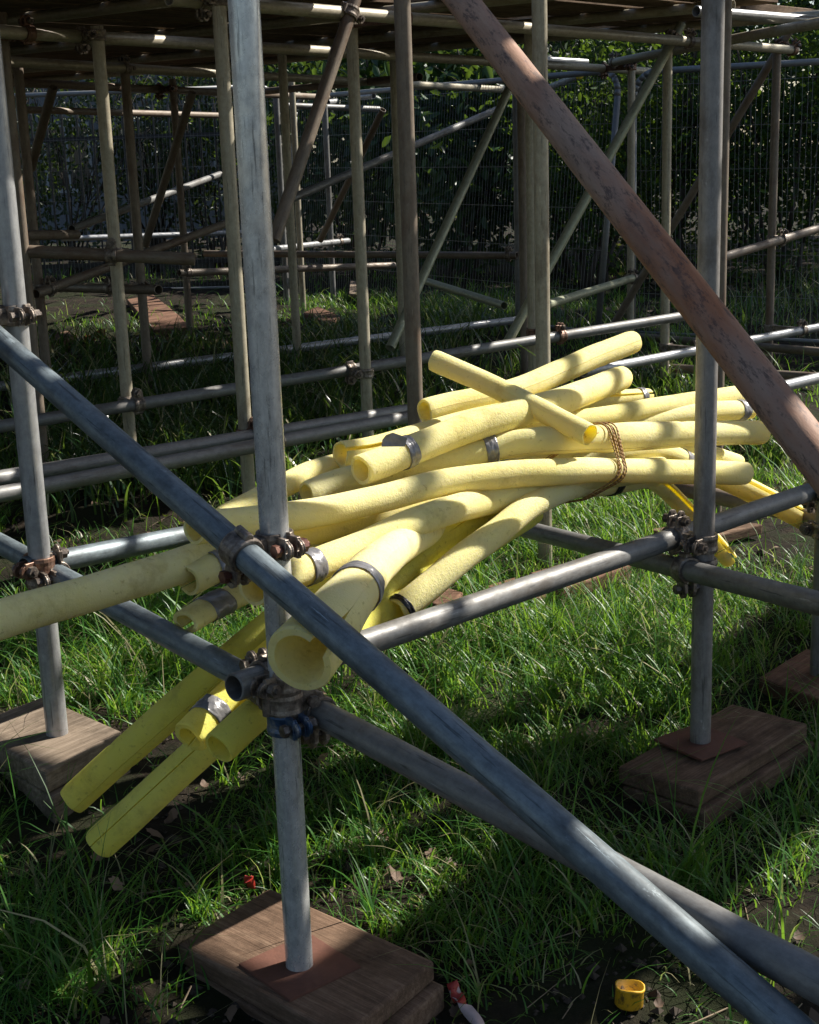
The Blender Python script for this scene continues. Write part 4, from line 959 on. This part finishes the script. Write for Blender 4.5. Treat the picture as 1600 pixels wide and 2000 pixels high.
# fallen leaves and twigs
def litter():
    V = []; F = []
    out = [(0, -.6), (.16, -.46), (.34, -.40), (.33, -.2), (.5, .05), (.33, .22), (.22, .44), (0, .72), (-.2, .46), (-.36, .25), (-.46, .02), (-.34, -.16), (-.36, -.38), (-.13, -.44)]
    spots = []
    for _ in range(260):
        y = rng.uniform(1.9, 9.5); x = rng.uniform(-1, 1) * (y * .3 + .2); spots.append((x, y, rng.uniform(.012, .030)))
    for px, py, r, n in ((1330, 620, .6, 90), (1400, 560, .9, 120), (800, 430, 2.5, 160), (1450, 480, 2.2, 220), (180, 690, .5, 60), (330, 680, .5, 60), (420, 1640, .25, 16), (470, 1600, .2, 12), (250, 1000, .3, 10), (330, 1030, .2, 8), (500, 1950, .3, 14), (1150, 1930, .4, 14), (900, 1780, .3, 14)):
        p = ground(px, py)
        for _ in range(n): spots.append((p[0] + rng.gauss(0, r * .6), p[1] + rng.gauss(0, r * .6), rng.uniform(.012, .030) * (.75 + .13 * p[1])))
    for x, y, s in spots:
        a = rng.uniform(0, 6.28); tx, ty = rng.gauss(0, .35), rng.gauss(0, .35); z = gbase(x, y) + .006 + rng.random() * .02; cv = rng.uniform(-.9, 1.6); n0 = len(V)
        V.append((x, y, z))
        for ox, oy in out:
            X = (ox * math.cos(a) - oy * math.sin(a)) * s; Y = (ox * math.sin(a) + oy * math.cos(a)) * s; V.append((x + X, y + Y, z + X * tx + Y * ty + cv * (ox * ox + oy * oy) * s))
        F += [(n0, n0 + 1 + i, n0 + 1 + (i + 1) % 14) for i in range(14)]
    o = mesh('fallen_leaves', V, F, LITTER); tag(o, 'brown fallen leaves scattered over soil and grass', 'fallen leaves', kind='stuff')
    mb = MB()
    for _ in range(240):
        y = rng.uniform(1.8, 4.5) if rng.random() < .75 else rng.uniform(4.5, 8); x = rng.uniform(-1, 1) * (y * .3 + .2); a = rng.uniform(0, 6.28); l = rng.uniform(.03, .14); z = gbase(x, y) + .008
        p = np.array([x, y, z]); q = p + np.array([math.cos(a) * l, math.sin(a) * l, rng.uniform(-.003, .02)]); mb.cyl(p, q, rng.uniform(.0006, .0015), 5)
    o = mb.build('twigs', plain('dry_stalks', (.26, .19, .12), .85), None); tag(o, 'dry twigs and straw lying on the bare soil', 'twigs', kind='stuff')
litter()
def crumbs():
    mb = MB()
    for k in range(2600):
        if k < 1500:
            px, py, rr_, _a = rng.choice(BAREP[:12]); p = ground(px, py); x, y = p[0] + rng.gauss(0, rr_ * .7), p[1] + rng.gauss(0, rr_ * .7)
        else: y = rng.uniform(1.8, 5.5); x = rng.uniform(-1, 1) * (y * .3 + .2)
        s_ = rng.lognormvariate(-5.3, .5); z = gbase(x, y) + s_ * .2; P = []
        for (a, b, c) in ((1, 0, 0), (-1, 0, 0), (0, 1, 0), (0, -1, 0), (0, 0, 1), (0, 0, -1)):
            q = s_ * rng.uniform(.6, 1.3); P.append((x + a * q + rng.uniform(-.2, .2) * s_, y + b * q + rng.uniform(-.2, .2) * s_, z + c * q * .8))
        mb.add(P, [(0, 2, 4), (2, 1, 4), (1, 3, 4), (3, 0, 4), (2, 0, 5), (1, 2, 5), (3, 1, 5), (0, 3, 5)])
    o = mb.build('soil_crumbs', plain('soil_clods', (.05, .036, .025), .95), None, False); tag(o, 'dark crumbs of soil and small stones on the bare ground', 'soil crumbs', kind='stuff')
crumbs()
# curled orange leaf lying by the left posts
ol = ground(186, 668, .03)
pts_ = []
for i in range(9):
    for j in range(7):
        u, v_ = (i / 8 - .5), (j / 6 - .5); pts_.append((u * .13, v_ * .09 * (1 - 1.6 * u * u), .05 * (4 * v_ * v_) + .02 * math.sin(u * 5) + .01))
fo = [(i * 7 + j, i * 7 + j + 1, (i + 1) * 7 + j + 1, (i + 1) * 7 + j) for i in range(8) for j in range(6)]
cl = mesh('dead_leaf', pts_, fo, plain('orange_leaf', (.50, .22, .08), .6), None, True, ol); tag(cl, 'curled orange brown leaf lying among straw near the left posts', 'leaf')
print('OBJECTS', len(bpy.data.objects), 'couplers', NCP[0], 'boards', nb[0], 'ground', GC)
